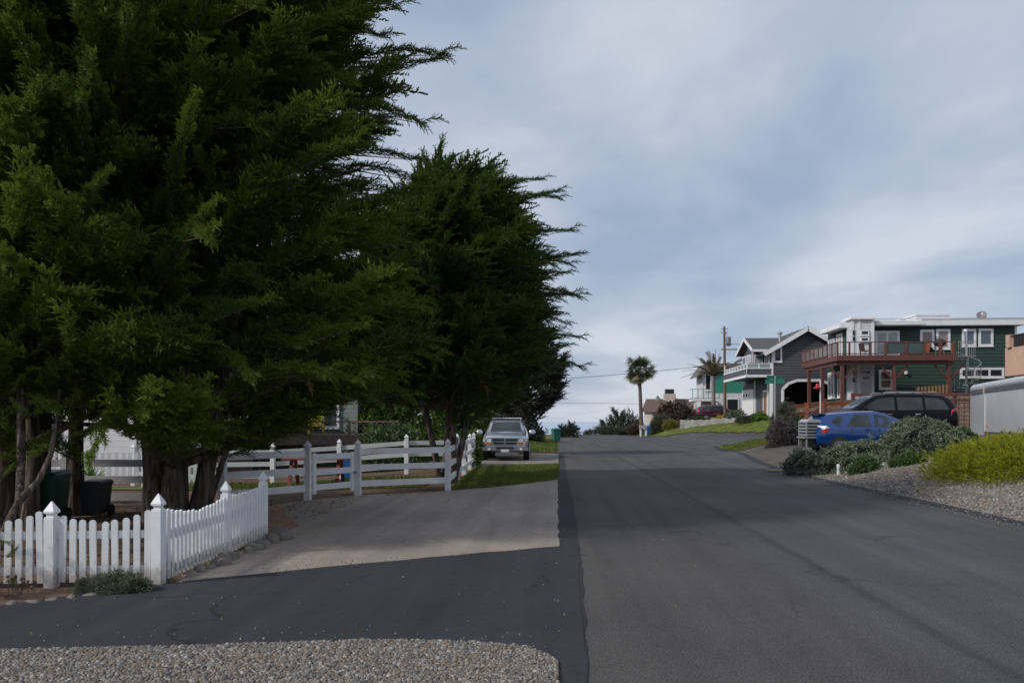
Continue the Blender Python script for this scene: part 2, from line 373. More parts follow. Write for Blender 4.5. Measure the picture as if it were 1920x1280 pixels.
sheet('gravel_strip', [(7.55,-8),(7.55,24),(9.6,24),(15,22),(15,-8)], stony('gravel_strip', [(.11,.09,.078),(.20,.165,.14),(.28,.245,.215),(.15,.125,.11)], 55, .7, .012), .02)
# sea
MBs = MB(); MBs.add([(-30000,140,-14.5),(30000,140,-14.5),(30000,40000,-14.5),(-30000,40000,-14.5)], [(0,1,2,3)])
seaM = mat('hazed_sea_water', (.40, .49, .60), .6, .08, .004, bump=.15, bscale=.4)  # pale base colour stands in for haze over the far sea
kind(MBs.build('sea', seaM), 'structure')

# ------------------------------------------------------------------ foliage tools
def rng(s): return np.random.default_rng(s)
def plume_template(seed, twigs=34, fat=.18, leaf=.019, sub=4):
    """a feathery cypress spray along +X, length 1"""
    r = rng(seed); V = []; Fc = []
    def tri(a, b, c):
        o = len(V); V.extend([a, b, c]); Fc.append((o, o+1, o+2))
    def axis(t): return np.array([t, .03*math.sin(t*5+seed), .12*math.sin(t*math.pi*.9)-.13*t**3])
    for i in range(twigs):
        t = (i+.3)/twigs; base = axis(t*.97)
        roll = r.uniform(0, 2*math.pi); L = fat*(.45+.85*math.sin(min(1, t*1.2+.1)*math.pi)**.8)*(1 if t < .7 else (1.2-t)*2.0)*r.uniform(.7, 1.3)
        fwd = r.uniform(.45, .85); d = np.array([math.cos(fwd), math.sin(fwd)*math.cos(roll), math.sin(fwd)*math.sin(roll)])
        d[2] += .10; d /= np.linalg.norm(d)
        side = np.cross(d, [0, 0, 1.]); side /= np.linalg.norm(side)+1e-6
        up = np.cross(side, d)
        w = leaf*r.uniform(.8, 1.3)
        tip = base+d*L
        tri(base-side*w*.7, base+side*w*.7, tip); tri(base+up*w*.7, base-up*w*.7, tip)
        for k in range(sub):
            s = .12+.74*k/max(1, sub-1); b2 = base+d*L*s
            a2 = (side if k % 2 else -side)*.62+d*.9+up*r.uniform(-.6, .6); a2 /= np.linalg.norm(a2)
            l2 = L*.42*(1.15-s*.6)+.012; sd = np.cross(a2, up); sd /= np.linalg.norm(sd)+1e-6
            tri(b2-sd*w*.75, b2+sd*w*.75, b2+a2*l2)
    for i in range(4):
        a = axis(i/4); b = axis((i+1)/4); tri(a+[0, .008, 0], a-[0, .008, 0], b)
    return np.array(V), np.array(Fc)
def cluster_template(seed, n=9, lw=.30, round_=True):
    """small rosette of leaves, radius 1"""
    r = rng(seed); V = []; Fc = []
    for i in range(n):
        d = r.normal(size=3); d[0] = abs(d[0])+.2; d /= np.linalg.norm(d)
        s = np.cross(d, r.normal(size=3)); s /= np.linalg.norm(s)
        L = r.uniform(.6, 1.1); b = d*.1; o = len(V)
        V += [b, b+d*L*.5+s*lw*.5, b+d*L, b+d*L*.5-s*lw*.5]; Fc += [(o, o+1, o+2), (o, o+2, o+3)]
    return np.array(V), np.array(Fc)
def scatter(templates, pos, dirs, scl, seed, zbias=False):
    """copy leaf templates to every pos, +X along dir"""
    r = rng(seed); pos = np.asarray(pos, float); dirs = np.asarray(dirs, float); scl = np.asarray(scl, float)
    dirs = dirs/np.linalg.norm(dirs, axis=1, keepdims=True)
    up = np.array([0, 0, 1.])+r.normal(size=dirs.shape)*(.25 if zbias else 1.0)
    y = np.cross(up, dirs); y /= np.linalg.norm(y, axis=1, keepdims=True)+1e-9; z = np.cross(dirs, y)
    which = r.integers(0, len(templates), len(pos)); VV = []; FF = []; off = 0
    for k, (tv, tf) in enumerate(templates):
        m = which == k; c = int(m.sum())
        if not c: continue
        B = np.stack([dirs[m], y[m], z[m]], axis=1)
        v = np.einsum('vi,nij->nvj', tv, B)*scl[m][:, None, None]+pos[m][:, None, :]
        f = tf[None]+(np.arange(c)*len(tv))[:, None, None]+off
        VV.append(v.reshape(-1, 3)); FF.append(f.reshape(-1, 3)); off += c*len(tv)
    return np.concatenate(VV), np.concatenate(FF)
PLUMES = [plume_template(i) for i in range(5)]
PLUMES_FAR = [plume_template(20+i, 22, .20, .030, 3) for i in range(5)]
PLUMES_LITE = [plume_template(40+i, 14, .24, .05, 3) for i in range(4)]
CLUST = [cluster_template(60+i) for i in range(5)]
NARROW = [cluster_template(80+i, 11, .14) for i in range(5)]

def cypress(label, loc, H, Rfun, asym, stems, nl, dens, seed, zmin=1.6, lean=(0, 0), size=1.0, leafm=None, front=1.0, temps=PLUMES, windy=True, arms=0):
    r = rng(seed); t = thing('cypress_tree', label, 'tree', loc)
    tb = MB(); pos = []; dirs = []; scl = []
    def ax(z):
        u = z/H; return np.array([lean[0]*u**1.3, lean[1]*u, z])
    for bx, by, br, tx, ty, tz in stems:
        b = np.array([bx, by, -.15]); e = np.array([tx, ty, tz]); path = []; rad = []
        for i in range(9):
            u = i/8; p = b*(1-u)+e*u+np.array([.10*math.sin(u*5+bx*9), .10*math.cos(u*4+by*7), 0])*u*(1-u)*2
            path.append(p); rad.append(br*(1.35 if i == 0 else 1)*(1-.72*u))
        tb.tube(path, rad, 10)
    for k in range(nl):
        u = (k+.5)/nl; zt = zmin+(H-zmin)*u**.92
        phi = k*2.39996+r.uniform(-.35, .35); c, s = math.cos(phi), math.sin(phi)
        Rr = Rfun(zt)*(1+asym*c)*(front if s < 0 else 1)*r.uniform(.72, 1.08)
        rise = Rr*r.uniform(.22, .55)*(.35+.65*u) - (.55*(1-u/.16)*(1 if c < .2 else -.9) if u < .16 else 0)
        zs = max(.9, zt-max(rise, 0)); a = ax(zs); zt = max(zt, zmin+.95*max(0, c)); e = ax(zt)+np.array([c*Rr, s*Rr, 0]); e[2] = zt
        mid = a+(e-a)*.55; mid[2] = a[2]+(e[2]-a[2])*.32
        bez = lambda q: a*(1-q)**2+2*mid*q*(1-q)+e*q*q
        tan = lambda q: 2*(mid-a)*(1-q)+2*(e-mid)*q
        tb.tube([bez(q) for q in (0, .25, .5, .75, .95)], [.07*size, .055*size, .04*size, .024*size, .008], 5, False)
        wind = np.array([.62 if windy else .1, 0, .26])
        nb = int(dens*(.45+Rr*.36))
        for j in range(nb):
            q = .16+.84*((j+r.random())/nb)**.8; B = bez(q); T = tan(q); T = T/np.linalg.norm(T)
            rv = r.normal(size=3); rv /= np.linalg.norm(rv); sdv = np.cross(T, [0, 0, 1.]); sdv /= np.linalg.norm(sdv)+1e-6
            d = T*.8+sdv*r.choice([-1, 1])*r.uniform(.25, 1.0)*(1.15-q*.6)+rv*np.array([.3, .3, .14])+wind; d /= np.linalg.norm(d)
            lb = (.30*Rr*(1.2-q)+.45)*r.uniform(.7, 1.2)*size; npl = 3 if lb > .8 else 2
            for i in range(npl):
                c_ = B+d*lb*(i+.2)/npl+r.normal(size=3)*np.array([.08, .08, .045])
                pos.append(c_); dirs.append(d+r.normal(size=3)*.22+np.array([.12 if windy else 0, 0, .10])); scl.append(size*r.uniform(.55, .95))
            pos.append(B+d*lb*.75); dirs.append(d+np.array([.35 if windy else 0, 0, .08])+r.normal(size=3)*.10); scl.append(size*r.uniform(.75, 1.2))
        for j in range(3):
            q = .84+.15*r.random(); T = tan(q); T = T/np.linalg.norm(T)
            pos.append(bez(q)); dirs.append(T+.18*r.normal(size=3)+wind*1.1); scl.append(size*r.uniform(.9, 1.5))
    for k in range(arms):
        u = (k+.5)/arms; zt = zmin+.3+(H-zmin-.2)*u; phi = k*2.39996*1.7+r.uniform(-.4, .4); c, s = math.cos(phi), math.sin(phi)
        if s > .55: phi = -phi; s = -s
        zt = max(zt, zmin+.4+1.1*max(0, c)); Rr = Rfun(zt)*(1+asym*c)*(front if s < 0 else 1); a = ax(max(.9, zt-.5))+np.array([c*Rr*.62, s*Rr*.62, 0])
        d = np.array([c*.85, s*.85, .10])+np.array([.75, 0, .40])*r.uniform(.4, 1.3)*(.6+.4*u)+r.normal(size=3)*np.array([.12, .12, .16]); d /= np.linalg.norm(d)
        La = r.uniform(1.0, 2.7)*size; droop = r.uniform(.10, .32); m = int(La/.085); pp = []
        for i in range(m):
            q = (i+.5)/m; c_ = a+d*La*q+np.array([0, 0, .25*q-droop*2.2*q*q*q])
            dd = d+np.array([.1, 0, .25-droop*4*q*q])+r.normal(size=3)*np.array([.24, .24, .13])*(1.15-.8*q)
            pos.append(c_); dirs.append(dd); scl.append(size*(.66-.31*q)*r.uniform(.75, 1.25)); pp.append(c_)
        pos.append(pp[-1]); dirs.append(d+np.array([.2, 0, -.12])); scl.append(size*.5)
        tb.tube([pp[0], pp[len(pp)//2], pp[-1]], [.02, .012, .004], 4, False)
    tb.build('trunk', bark, t, smooth=60)
    v, f = scatter(temps, pos, dirs, scl, seed+1, True)
    tri_mesh('crown', v, f, leafm or leafA, t)
    if nl > 90:
        k = r.choice(len(pos), 26, replace=False); P = np.array([pos[i] for i in k]); D = np.array([dirs[i] for i in k])*[.4, .4, 0]+[0, 0, -.7]
        v, f = scatter(temps, P, D, r.uniform(.3, .6, 26), seed+2, True); tri_mesh('dead_twigs', v, f, mat('dead_twig', (.10, .05, .02), .8, .2, 2, island=.5, col2=(.28, .13, .05)), t)
    return t
def interp(z, pts):
    if z <= pts[0][0]: return pts[0][1]
    for (a, b), (c, d) in zip(pts, pts[1:]):
        if z <= c: return b+(d-b)*(z-a)/(c-a)
    return pts[-1][1]

cypress('huge cypress with several thick trunks and the widest crown, right behind the white picket fence', (-6.3, 12.1, 0), 11.2,
        lambda z: interp(z, [(1.0, 2.8), (3, 3.2), (4.6, 3.2), (5.6, 3.05), (7, 2.85), (8, 2.4), (9.5, 1.5), (11.2, .4)]), -.04,
        [(-.34, 0, .17, -.9, .3, 7.5), (.0, -.1, .19, .3, 0, 9.5), (.32, .05, .15, 1.4, .4, 6.0), (.13, .35, .12, .6, 1.5, 6.0), (.5, -.1, .06, 1.7, -.6, 3.2)],
        105, 12.5, 11, 1.15, (.4, 0), front=1.16, arms=190)
cypress('wide wind-swept cypress standing inside the white rail fence, next to the parked silver vehicle', (-2.9, 20.0, 0), 7.9,
        lambda z: interp(z, [(1.8, 2.3), (4, 2.45), (5.5, 2.3), (6.4, 1.8), (7.3, 1.0), (7.9, .4)]), -.22,
        [(0, 0, .16, .2, 0, 7.4), (-.1, .1, .10, -1.5, .5, 5.0), (.12, 0, .10, 1.2, -.3, 4.6), (.1, -.12, .09, .5, -1.4, 4.2), (-.1, -.1, .08, -1.0, -1.2, 4.0)],
        96, 13.5, 23, 1.9, (.30, 0), 1.0, leafB, temps=PLUMES_FAR, arms=115)
cypress('slim upright cypress trunk beside the black wheeled bin, crown merged overhead', (-8.45, 12.7, 0), 10.5,
        lambda z: interp(z, [(1.8, 2.0), (4, 2.7), (8, 2.5), (10.5, .5)]), -.05,
        [(0, 0, .135, -.1, .1, 9.5)], 50, 10.0, 31, 1.9, (0, 0), .95, windy=False, arms=45)
cypress('forked cypress trunk between the black wheeled bin and the huge multi-trunk cypress', (-7.15, 12.95, 0), 10.0,
        lambda z: interp(z, [(2.2, 1.7), (4, 2.3), (8, 2.0), (10, .5)]), 0,
        [(-.02, 0, .11, -.5, .2, 6.0), (.02, 0, .12, .4, .2, 9.0)], 42, 10.5, 37, 2.3, (0, 0), .95, windy=False)
cypress('leftmost cypress, a clump of close dark trunks beside the green wheeled bin', (-8.55, 11.3, 0), 10.2,
        lambda z: interp(z, [(1.8, 2.2), (4, 3.1), (8, 2.9), (10.2, .6)]), .05,
        [(-.5, .2, .16, -.9, .2, 8.5), (-.15, 0, .17, -.2, 0, 9.2), (.22, .1, .13, .3, .3, 8.0), (.1, .5, .16, 0, .8, 7), (-.35, .5, .16, -.4, .9, 7)], 60, 11.0, 41, 1.8, (.1, 0), 1.0, arms=55)
cypress('smaller brownish tree behind the silver vehicle, poking out past the wind-swept cypress', (-1.6, 37.5, 0), 6.2,
        lambda z: interp(z, [(2, 1.6), (4, 1.8), (5.4, 1.3), (6.2, .4)]), .1,
        [(0, 0, .2, .2, 0, 5.4)], 60, 11, 53, 1.9, (.2, 0), .75, mat('brownish_leaf', (.03, .038, .024), .7, .2, .6, island=.4, col2=(.085, .085, .055), transl=.15), 1.0, PLUMES_LITE, windy=False)
# thin leaning stem and low branch at the very left
t = thing('sapling', 'thin bare leaning stem crossing in front of the green bin at the far left', 'young tree', (-5.75, 8.6, 0))
L_ = Vector((-5.75, 8.6, 0))
mb = MB(); mb.tube([W(4, 1030, 8.6)-L_, W(14, 985, 8.7)-L_, W(38, 935, 8.9)-L_, W(72, 902, 9.1)-L_, W(94, 855, 9.2)-L_, W(106, 800, 9.3)-L_, W(112, 730, 9.4)-L_], [.055, .05, .045, .038, .032, .026, .016], 8)
mb.tube([W(36, 938, 8.9)-L_, W(40, 860, 9.3)-L_, W(38, 730, 9.5)-L_], [.045, .05, .045], 8); mb.build('trunk', bark, t, smooth=60)
r = rng(5); n = 26
v, f = scatter(PLUMES, np.array([list(W(100, 735, 9.4)-L_)])+r.normal(size=(n, 3))*[.35, .3, .3], r.normal(size=(n, 3))+[0, 0, .3], r.uniform(.3, .6, n), 6)
tri_mesh('crown', v, f, leafA, t)

def shrub(name, label, cat, c, rad, n, size, m, temps=CLUST, seed=1, lump=.25, group=None, stems=0, flat=0.0, base=None):
    """leafy mass: leaf clusters through an uneven lumpy ellipsoid standing on the ground"""
    r = rng(seed); z0 = h(c[0], c[1]) if base is None else base
    t = thing(name, label, cat, (c[0], c[1], z0), 0, group)
    k = 9; lc = r.normal(size=(k, 3)); lc /= np.linalg.norm(lc, axis=1, keepdims=True); la = r.uniform(-lump, lump, k)
    d = r.normal(size=(n, 3)); d[:, 2] = np.abs(d[:, 2])-flat*r.random(n); d /= np.linalg.norm(d, axis=1, keepdims=True)
    f_ = 1+(np.exp(-3.5*(1-d@lc.T))*la).sum(1)+r.normal(size=n)*.05
    rr = (r.random(n)**.28)*f_
    ns = max(6, n//70); sd_ = r.normal(size=(ns, 3)); sd_[:, 2] = np.abs(sd_[:, 2])*.9+.15; sd_ /= np.linalg.norm(sd_, axis=1, keepdims=True)
    k_ = r.random(n) < .24; w_ = r.integers(0, ns, n)[k_]          # a quarter of the leaves sits on twigs that poke out of the mass
    d[k_] = sd_[w_]+r.normal(size=(k_.sum(), 3))*.055; rr[k_] = r.uniform(.75, 1.0, k_.sum())+r.uniform(.03, .20, ns)[w_]*r.random(k_.sum())
    P = d*rr[:, None]*np.array(rad); P[:, 2] = np.maximum(P[:, 2], .02)
    if base is None: P[:, 2] += np.array([h(c[0]+a, c[1]+b)-z0 for a, b in P[:, :2]])*(1-np.clip(P[:, 2]/rad[2], 0, 1)*.6)
    D = d+r.normal(size=(n, 3))*.45+[0, 0, .35]
    v, f = scatter(temps, P, D, r.uniform(.7, 1.3, n)*size, seed+1)
    tri_mesh('foliage', v, f, m, t)
    mb = MB()
    for i in range(max(stems, 4)):
        a = r.uniform(0, 6.28); q = r.uniform(.35, .95)
        mb.tube([(.1*math.cos(a)*rad[0], .1*math.sin(a)*rad[1], -.05), (math.cos(a)*rad[0]*q*.6, math.sin(a)*rad[1]*q*.6, rad[2]*.4), (math.cos(a)*rad[0]*q, math.sin(a)*rad[1]*q, rad[2]*.8)], [.03, .022, .01], 5)
    mb.build('stem', bark, t)
    return t
# right-hand shrubs
def pxshrub(name, label, cat, px0, px1, ptop, d, n, size, m, temps=CLUST, seed=1, lump=.25, stems=0, depth=.85, flat=0.0):
    p = W((px0+px1)/2, 800, d); rx = (px1-px0)/2*d/F*.92; z = h(p.x, p.y); rz = W(0, ptop, d).z-z
    return shrub(name, label, cat, (p.x, p.y), (rx, rx*depth, rz*.93), n, size, m, temps, seed, lump, stems=stems, flat=flat)
pxshrub('grey_green_shrub', 'tallest mounded grey-green shrub, in front of the black car', 'shrub', 1650, 1795, 788, 22.3, 4800, .11, leafGrey, seed=3, stems=14, lump=.4)
pxshrub('grey_green_shrub', 'mid-height grey-green shrub hiding the wheels of the blue car', 'shrub', 1518, 1680, 826, 22.6, 4200, .10, leafGrey, seed=5, stems=10, lump=.4)
pxshrub('grey_green_shrub', 'low spreading dusky shrub at the driveway corner, behind the grey meter lid', 'shrub', 1468, 1560, 832, 22.6, 1500, .09, mat('dusky_leaf', (.055, .08, .062), .7, .2, 1.4, island=.5, col2=(.16, .195, .155), transl=.15), seed=8, stems=6)
pxshrub('leafy_shrub', 'dark green broad-leaved shrub at the foot of the tallest grey-green shrub', 'shrub', 1672, 1732, 850, 20.4, 620, .12, leafGreen, seed=9)
pxshrub('leafy_shrub', 'small dark green shrub between the white marker post and the tall grey-green shrub', 'shrub', 1592, 1650, 856, 20.9, 520, .11, leafGreen, seed=10)
pxshrub('leafy_shrub', 'dark green shrub in the gap between the black car and the golden juniper', 'shrub', 1762, 1832, 806, 22.4, 800, .13, leafGreen, seed=12)
shrub('golden_juniper', 'broad mound of golden yellow-green juniper in front of the silver trailer', 'shrub', (12.2, 17.2), (3.5, 3.1, .72), 24000, .15, leafGold, PLUMES_LITE, seed=13, lump=.16)
pxshrub('lavender_bush', 'tall greyish purple bush on the small lawn, left of the blue car', 'bush', 1434, 1500, 780, 33.4, 2600, .12, leafPurple, NARROW, seed=15, stems=12)
pxshrub('lavender_bush', 'yellowish twiggy bush standing behind the purple bush at the foot of the green street sign', 'bush', 1442, 1498, 762, 38, 1200, .16, leafOlive, NARROW, seed=16, stems=12)

# ------------------------------------------------------------------ picket fence
def post_cap(mb, x, y, z, s):
    mb.lathe((x, y, z), [(s*.95, 0), (s*.95, .012), (s*.66, .016), (s*.66, .04), (s*1.02, .052), (s*1.02, .072), (s*.55, .12), (s*.10, .165)], 4, rot=math.pi/4)
def add_post(parent, x, y, z, hgt, s, m, rz=0, capname='post_cap'):
    mb = MB(); mb.box(x-s/2, x+s/2, y-s/2, y+s/2, z-.1, z+hgt); p = mb.build('post', m, parent, bevel=.004)
    c = MB(); post_cap(c, x, y, z+hgt, s*.69); c.build('post_cap', m, p)
    return p
def picket(parent, p, ux, w, hgt, m):
    """p base point, ux unit direction along the fence"""
    pts = [(-w/2, 0), (w/2, 0), (w/2, hgt-w*.45)]+[(w/2*math.cos(a), hgt-w*.45+w*.45*math.sin(a)) for a in (R_(35), R_(70), R_(110), R_(145))]+[(-w/2, hgt-w*.45)]
    mb = MB(); n = Vector((ux.y, -ux.x, 0)); mb.prism(pts, p, ux, (0,0,1), n, .022); return mb.build('picket', m, parent)
def picket_run(label, a, b, posts, tops, gap, w, post_h, m, pw=.075, rail_z=(.16, .55), outward=1):
    a = Vector((*a, 0)); b = Vector((*b, 0)); u = (b-a).normalized(); L = (b-a).length; n = Vector((u.y, -u.x, 0))*outward
    t = thing('picket_fence', label, 'fence')
    for s, ph in posts: p = a+u*s; add_post(t, p.x, p.y, h(p.x, p.y), ph, pw, m)
    for z in rail_z:
        mb = MB(); q0 = a-n*.018; q1 = b-n*.018
        mb.beam(q0+Vector((0,0,h(a.x,a.y)+z)), q1+Vector((0,0,h(b.x,b.y)+z+.02)), .03, .075); mb.build('rail', m, t)
    rr = random.Random(3); stops = sorted(set([0.0]+[q for q, _ in posts]+[L]))
    for s0, s1 in zip(stops, stops[1:]):
        k = max(1, round((s1-s0)/gap))
        for i in range(k):
            s = max(.002, s0+(s1-s0)*i/k+rr.uniform(-.004, .004))
            if any(abs(s-q) < pw*.5+w*.3 for q, _ in posts): continue
            p = a+u*s+n*(.004 if outward > 0 else .026)+Vector((0, 0, h(a.x, a.y)+.05+rr.uniform(-.005, .005)))
            o = picket(t, p, u, w*rr.uniform(.97, 1.03), tops(min(s, L*.999), L)-.05+rr.uniform(-.008, .008), m)
            o.data.transform(Matrix.Translation(p) @ Matrix.Rotation(rr.gauss(0, .010), 4, n) @ Matrix.Translation(-p))
    return t
# front run: from the left edge to the corner post
A = (-8.92, 6.66); B = (-3.98, 7.3); Lf = math.hypot(B[0]-A[0], B[1]-A[1])
s105 = 3.95; bay_ = Lf-s105
def topf(s, L):
    q = ((s-s105) % bay_)/bay_; return .74-.105*math.sin(min(1, q*1.02)*math.pi)**.9+.05*q
picket_run('white picket fence facing us, curved tops dipping between its two tall posts', A, B, [(s105-2*bay_, .69), (s105-bay_, .69), (s105, .69), (Lf, .76)], topf, .101, .060, .8, picketM, .105, (.15, .50))
def tops_side(s, L):
    if s < 1.45: return .76-.085*math.sin(s/1.45*math.pi)
    return .77-.035*math.sin((s-1.45)/(L-1.45)*math.pi)+.02*(s-1.45)/(L-1.45)
picket_run('white picket fence seen edge-on, running back from the corner post along the driveway', (-3.96, 7.42), (-4.02, 10.1), [(1.45, .76), (2.68, .80)], tops_side, .092, .055, .9, picketM, .10, (.16, .52))
# far picket fence behind the trunks
picket_run('distant low white picket fence glimpsed behind the bins and trunks', (-15.5, 19.0), (-9.2, 20.5), [(0, .95), (2.2, .95), (4.3, .95)], lambda s, L: .9, .17, .09, .95, white, .1, (.2, .65))
# ------------------------------------------------------------------ ranch rail fences
def rail_run(t, pts, m, hgt=1.08, s=.13, rails=(.26, .62, .98), posts=True, skip=()):
    P = [Vector((x, y, h(x, y))) for x, y in pts]
    for i, p in enumerate(P):
        if posts and i not in skip: add_post(t, p.x, p.y, p.z, hgt, s, m)
    for i in range(len(P)-1):
        for z in rails:
            mb = MB(); d = (P[i+1]-P[i]).normalized(); mb.beam(P[i]+d*s*.5+Vector((0,0,z)), P[i+1]-d*s*.5+Vector((0,0,z)), .04, .135); mb.build('rail', m, t)
t = thing('rail_fence', 'short three-rail fence with pointed caps just left of the small gate', 'fence')
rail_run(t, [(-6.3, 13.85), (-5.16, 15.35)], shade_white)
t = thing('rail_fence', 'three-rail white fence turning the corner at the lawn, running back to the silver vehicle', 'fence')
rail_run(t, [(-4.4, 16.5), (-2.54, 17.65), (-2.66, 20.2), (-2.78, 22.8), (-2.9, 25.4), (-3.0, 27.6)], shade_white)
t = thing('gate', 'small white three-rail gate with two thin end posts beside the driveway', 'gate', (-4.78, 15.92, 0))
ga, gb = Vector((-5.16, 15.35, 0)), Vector((-4.4, 16.5, 0)); gd = (gb-ga).normalized(); g0 = ga+gd*.17-t.location; g1 = gb-gd*.17-t.location
for p in (g0, g1):
    mb = MB(); mb.beam(p+Vector((0,0,.12)), p+Vector((0,0,.98)), .05, .075, gd); mb.build('stile', shade_white, t)
for z in (.26, .58, .90):
    mb = MB(); mb.beam(g0+gd*.037+Vector((0,0,z)), g1-gd*.037+Vector((0,0,z)), .035, .125); mb.build('rail', shade_white, t)
mb = MB(); mb.box(g1.x+.05, g1.x+.11, g1.y-.03, g1.y+.02, .5, .56); mb.build('latch', steel, t)
t = thing('rail_fence', 'sunlit white rail fence further back in the yard, behind the red picnic table', 'fence')
rail_run(t, [(-12.6, 21.7), (-10.6, 22.0), (-8.65, 22.5), (-6.75, 23.1), (-4.7, 23.5), (-3.15, 24.0)], white, 1.1)
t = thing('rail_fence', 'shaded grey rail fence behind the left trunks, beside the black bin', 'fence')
rail_run(t, [(-11.2, 13.5), (-9.3, 13.7), (-7.05, 13.75)], grey_and_shade, .95, .12, (.22, .55, .86))  # same white fence carried on; grey colour stands in for its shade
# ------------------------------------------------------------------ stones and ground plants by the fence
def stone(label, c, r3, seed, grp, name='stone', m=rockM):
    bm = bmesh.new(); bmesh.ops.create_icosphere(bm, subdivisions=2, radius=1); q = random.Random(seed)
    ph = [q.uniform(0, 6) for _ in range(3)]
    for v in bm.verts:
        n = 1+.13*math.sin(v.co.x*3+ph[0])+.13*math.sin(v.co.y*3.3+ph[1])+.1*math.sin(v.co.z*4+ph[2])
        v.co = Vector((v.co.x*r3[0]*n, v.co.y*r3[1]*n, max(v.co.z*n, -.5)*r3[2]))
    me = bpy.data.meshes.new(name); bm.to_mesh(me); bm.free()
    me.polygons.foreach_set('use_smooth', [True]*len(me.polygons))
    o = link(name, me, m, None, (c[0], c[1], h(c[0], c[1])+r3[2]*.3)); o.rotation_euler = (0, 0, q.uniform(0, 3))
    return tag(o, label, 'stone', grp)
q = random.Random(4)
EG = 'edging stones below the side picket fence'
for i in range(13):
    s = i/12; y = 7.75+s*2.35; sz = .055+.05*q.random()
    stone('fist-sized round stone in the row under the side picket fence', (-3.86+q.uniform(-.03, .05), y), (sz*1.2, sz*1.1, sz*.9), i, EG)
stone('largest edging stone, pale and round at the far end of the side picket fence', (-3.84, 10.25), (.2, .17, .15), 77, None)
FG = 'flat edging stones round the silvery ground plant'
for i, (x, y) in enumerate([(-4.86, 6.42), (-4.72, 6.5), (-4.6, 6.58), (-4.48, 6.68), (-4.36, 6.78), (-4.24, 6.9), (-4.12, 7.0), (-4.02, 7.1)]):
    stone('flat narrow stone edging the asphalt around the silvery plant', (x, y), (.09, .05, .03), 100+i, FG)
shrub('ground_plant', 'low mound of silvery green ground cover at the foot of the picket fence', 'plant', (-4.24, 6.97), (.36, .17, .17), 900, .05, mat('silver_leaf', (.075, .10, .045), .7, .2, 3, island=.6, col2=(.20, .22, .15), transl=.15), NARROW, seed=31, lump=.12)
t = thing('dried_flower', 'small dried brown seed heads sprouting in front of the picket fence', 'plant', (-5.0, 6.78, 0))
mb = MB(); q = random.Random(8)
for i in range(9):
    x, y = q.uniform(-.14, .14), q.uniform(-.05, .05); a = (x+q.uniform(-.06, .06), y, q.uniform(.08, .2)); mb.tube([(x, y, -.02), a], .004, 4); hb = MB(); hb.lathe((a[0], a[1], a[2]-.015), [(.004, 0), (.018, .015), (.012, .03)], 6); hb.build('seed_head', mat('dry_head', (.15, .075, .06), .9), t)
mb.build('stem', mat('dry_stem', (.12, .08, .06), .9), t)
# juniper twig at the far left edge
t = thing('conifer_shrub', 'small bright green conifer branch overlapping the left end of the picket fence', 'shrub', (-5.45, 6.62, 0))
r = rng(9); n = 46; P = r.normal(size=(n, 3))*[.16, .12, .22]+[0, 0, .50]
v, f = scatter(PLUMES, P, r.normal(size=(n, 3))*.7+[.6, -.2, .2], r.uniform(.16, .34, n), 10); tri_mesh('foliage', v, f, leafA, t)
mb = MB(); mb.tube([(-.2, 0, -.05), (-.1, 0, .4), (.05, 0, .75)], [.03, .022, .01], 6); mb.build('stem', bark, t)

# ------------------------------------------------------------------ loose ground stuff
def pebble_template(seed, sub=1):
    bm = bmesh.new(); bmesh.ops.create_icosphere(bm, subdivisions=sub, radius=1); q = rng(seed)
    v = np.array([x.co[:] for x in bm.verts]); f = np.array([[y.index for y in p.verts] for p in bm.faces]); bm.free()
    v = v*q.uniform(.7, 1.15, 3)*(1+q.normal(size=(len(v), 1))*.09); return v, f
def in_poly(P, poly):
    c = np.zeros(len(P), bool); n = len(poly)
    for i in range(n):
        x0, y0 = poly[i]; x1, y1 = poly[(i+1) % n]
        k = ((y0 > P[:, 1]) != (y1 > P[:, 1])) & (P[:, 0] < (x1-x0)*(P[:, 1]-y0)/((y1-y0)+1e-12)+x0); c ^= k
    return c
def pebbles(poly, n, s0, s1, seed, m, sub, lift, name='gravel'):
    r = rng(seed); a = np.array(poly); P = np.column_stack([r.uniform(a[:, 0].min(), a[:, 0].max(), n), r.uniform(a[:, 1].min(), a[:, 1].max(), n)])
    P = P[in_poly(P, poly)]; z = np.array([ground_h(x, y) for x, y in P])+lift
    sc = r.uniform(s0, s1, len(P))*(1+.5*(r.random(len(P)) > .93)); tm = [pebble_template(seed+k, sub) for k in range(6)]
    v, f = scatter(tm, np.column_stack([P, z+sc*.25]), r.normal(size=(len(P), 3)), sc, seed+9)
    o = tri_mesh(name, v, f, m)
    o.data.polygons.foreach_set('use_smooth', [True]*len(o.data.polygons)); return kind(o, 'stuff')
pebM = pebble_mat('pebble', [(.075,.072,.07),(.26,.215,.165),(.14,.135,.135),(.35,.315,.27),(.21,.15,.11),(.12,.125,.135),(.50,.48,.45),(.24,.20,.16),(.28,.19,.125)])
pebbles([(-4.3,4.0),(-4.3,5.1),(-3.95,5.08),(-2.6,5.26),(-1.35,5.48),(-.6,5.48),(-.17,5.36),(.02,5.08),(.02,4.0)], 36000, .006, .0145, 5, pebM, 1, .03)
pebbles([(7.62,7.0),(7.6,23.6),(9.4,23.3),(11.2,19.5),(10.6,15.0),(11.5,9.0)], 17000, .012, .030, 6, pebM, 1, .02)
pebbles([(-5,5.05),(-2.6,5.24),(-1.35,5.46),(-.6,5.46),(-.1,5.34),(.04,5.1),(.10,5.3),(-.2,5.7),(-1.3,5.95),(-2.7,5.7),(-5,5.5)], 150, .004, .009, 7, pebM, 1, .024)
pebbles([(-4.2,6.9),(-3.6,7.4),(-1.5,8.8),(.1,9.7),(.1,9.95),(-1.5,9.15),(-3.8,7.9)], 700, .003, .009, 8, pebM, 1, .02)
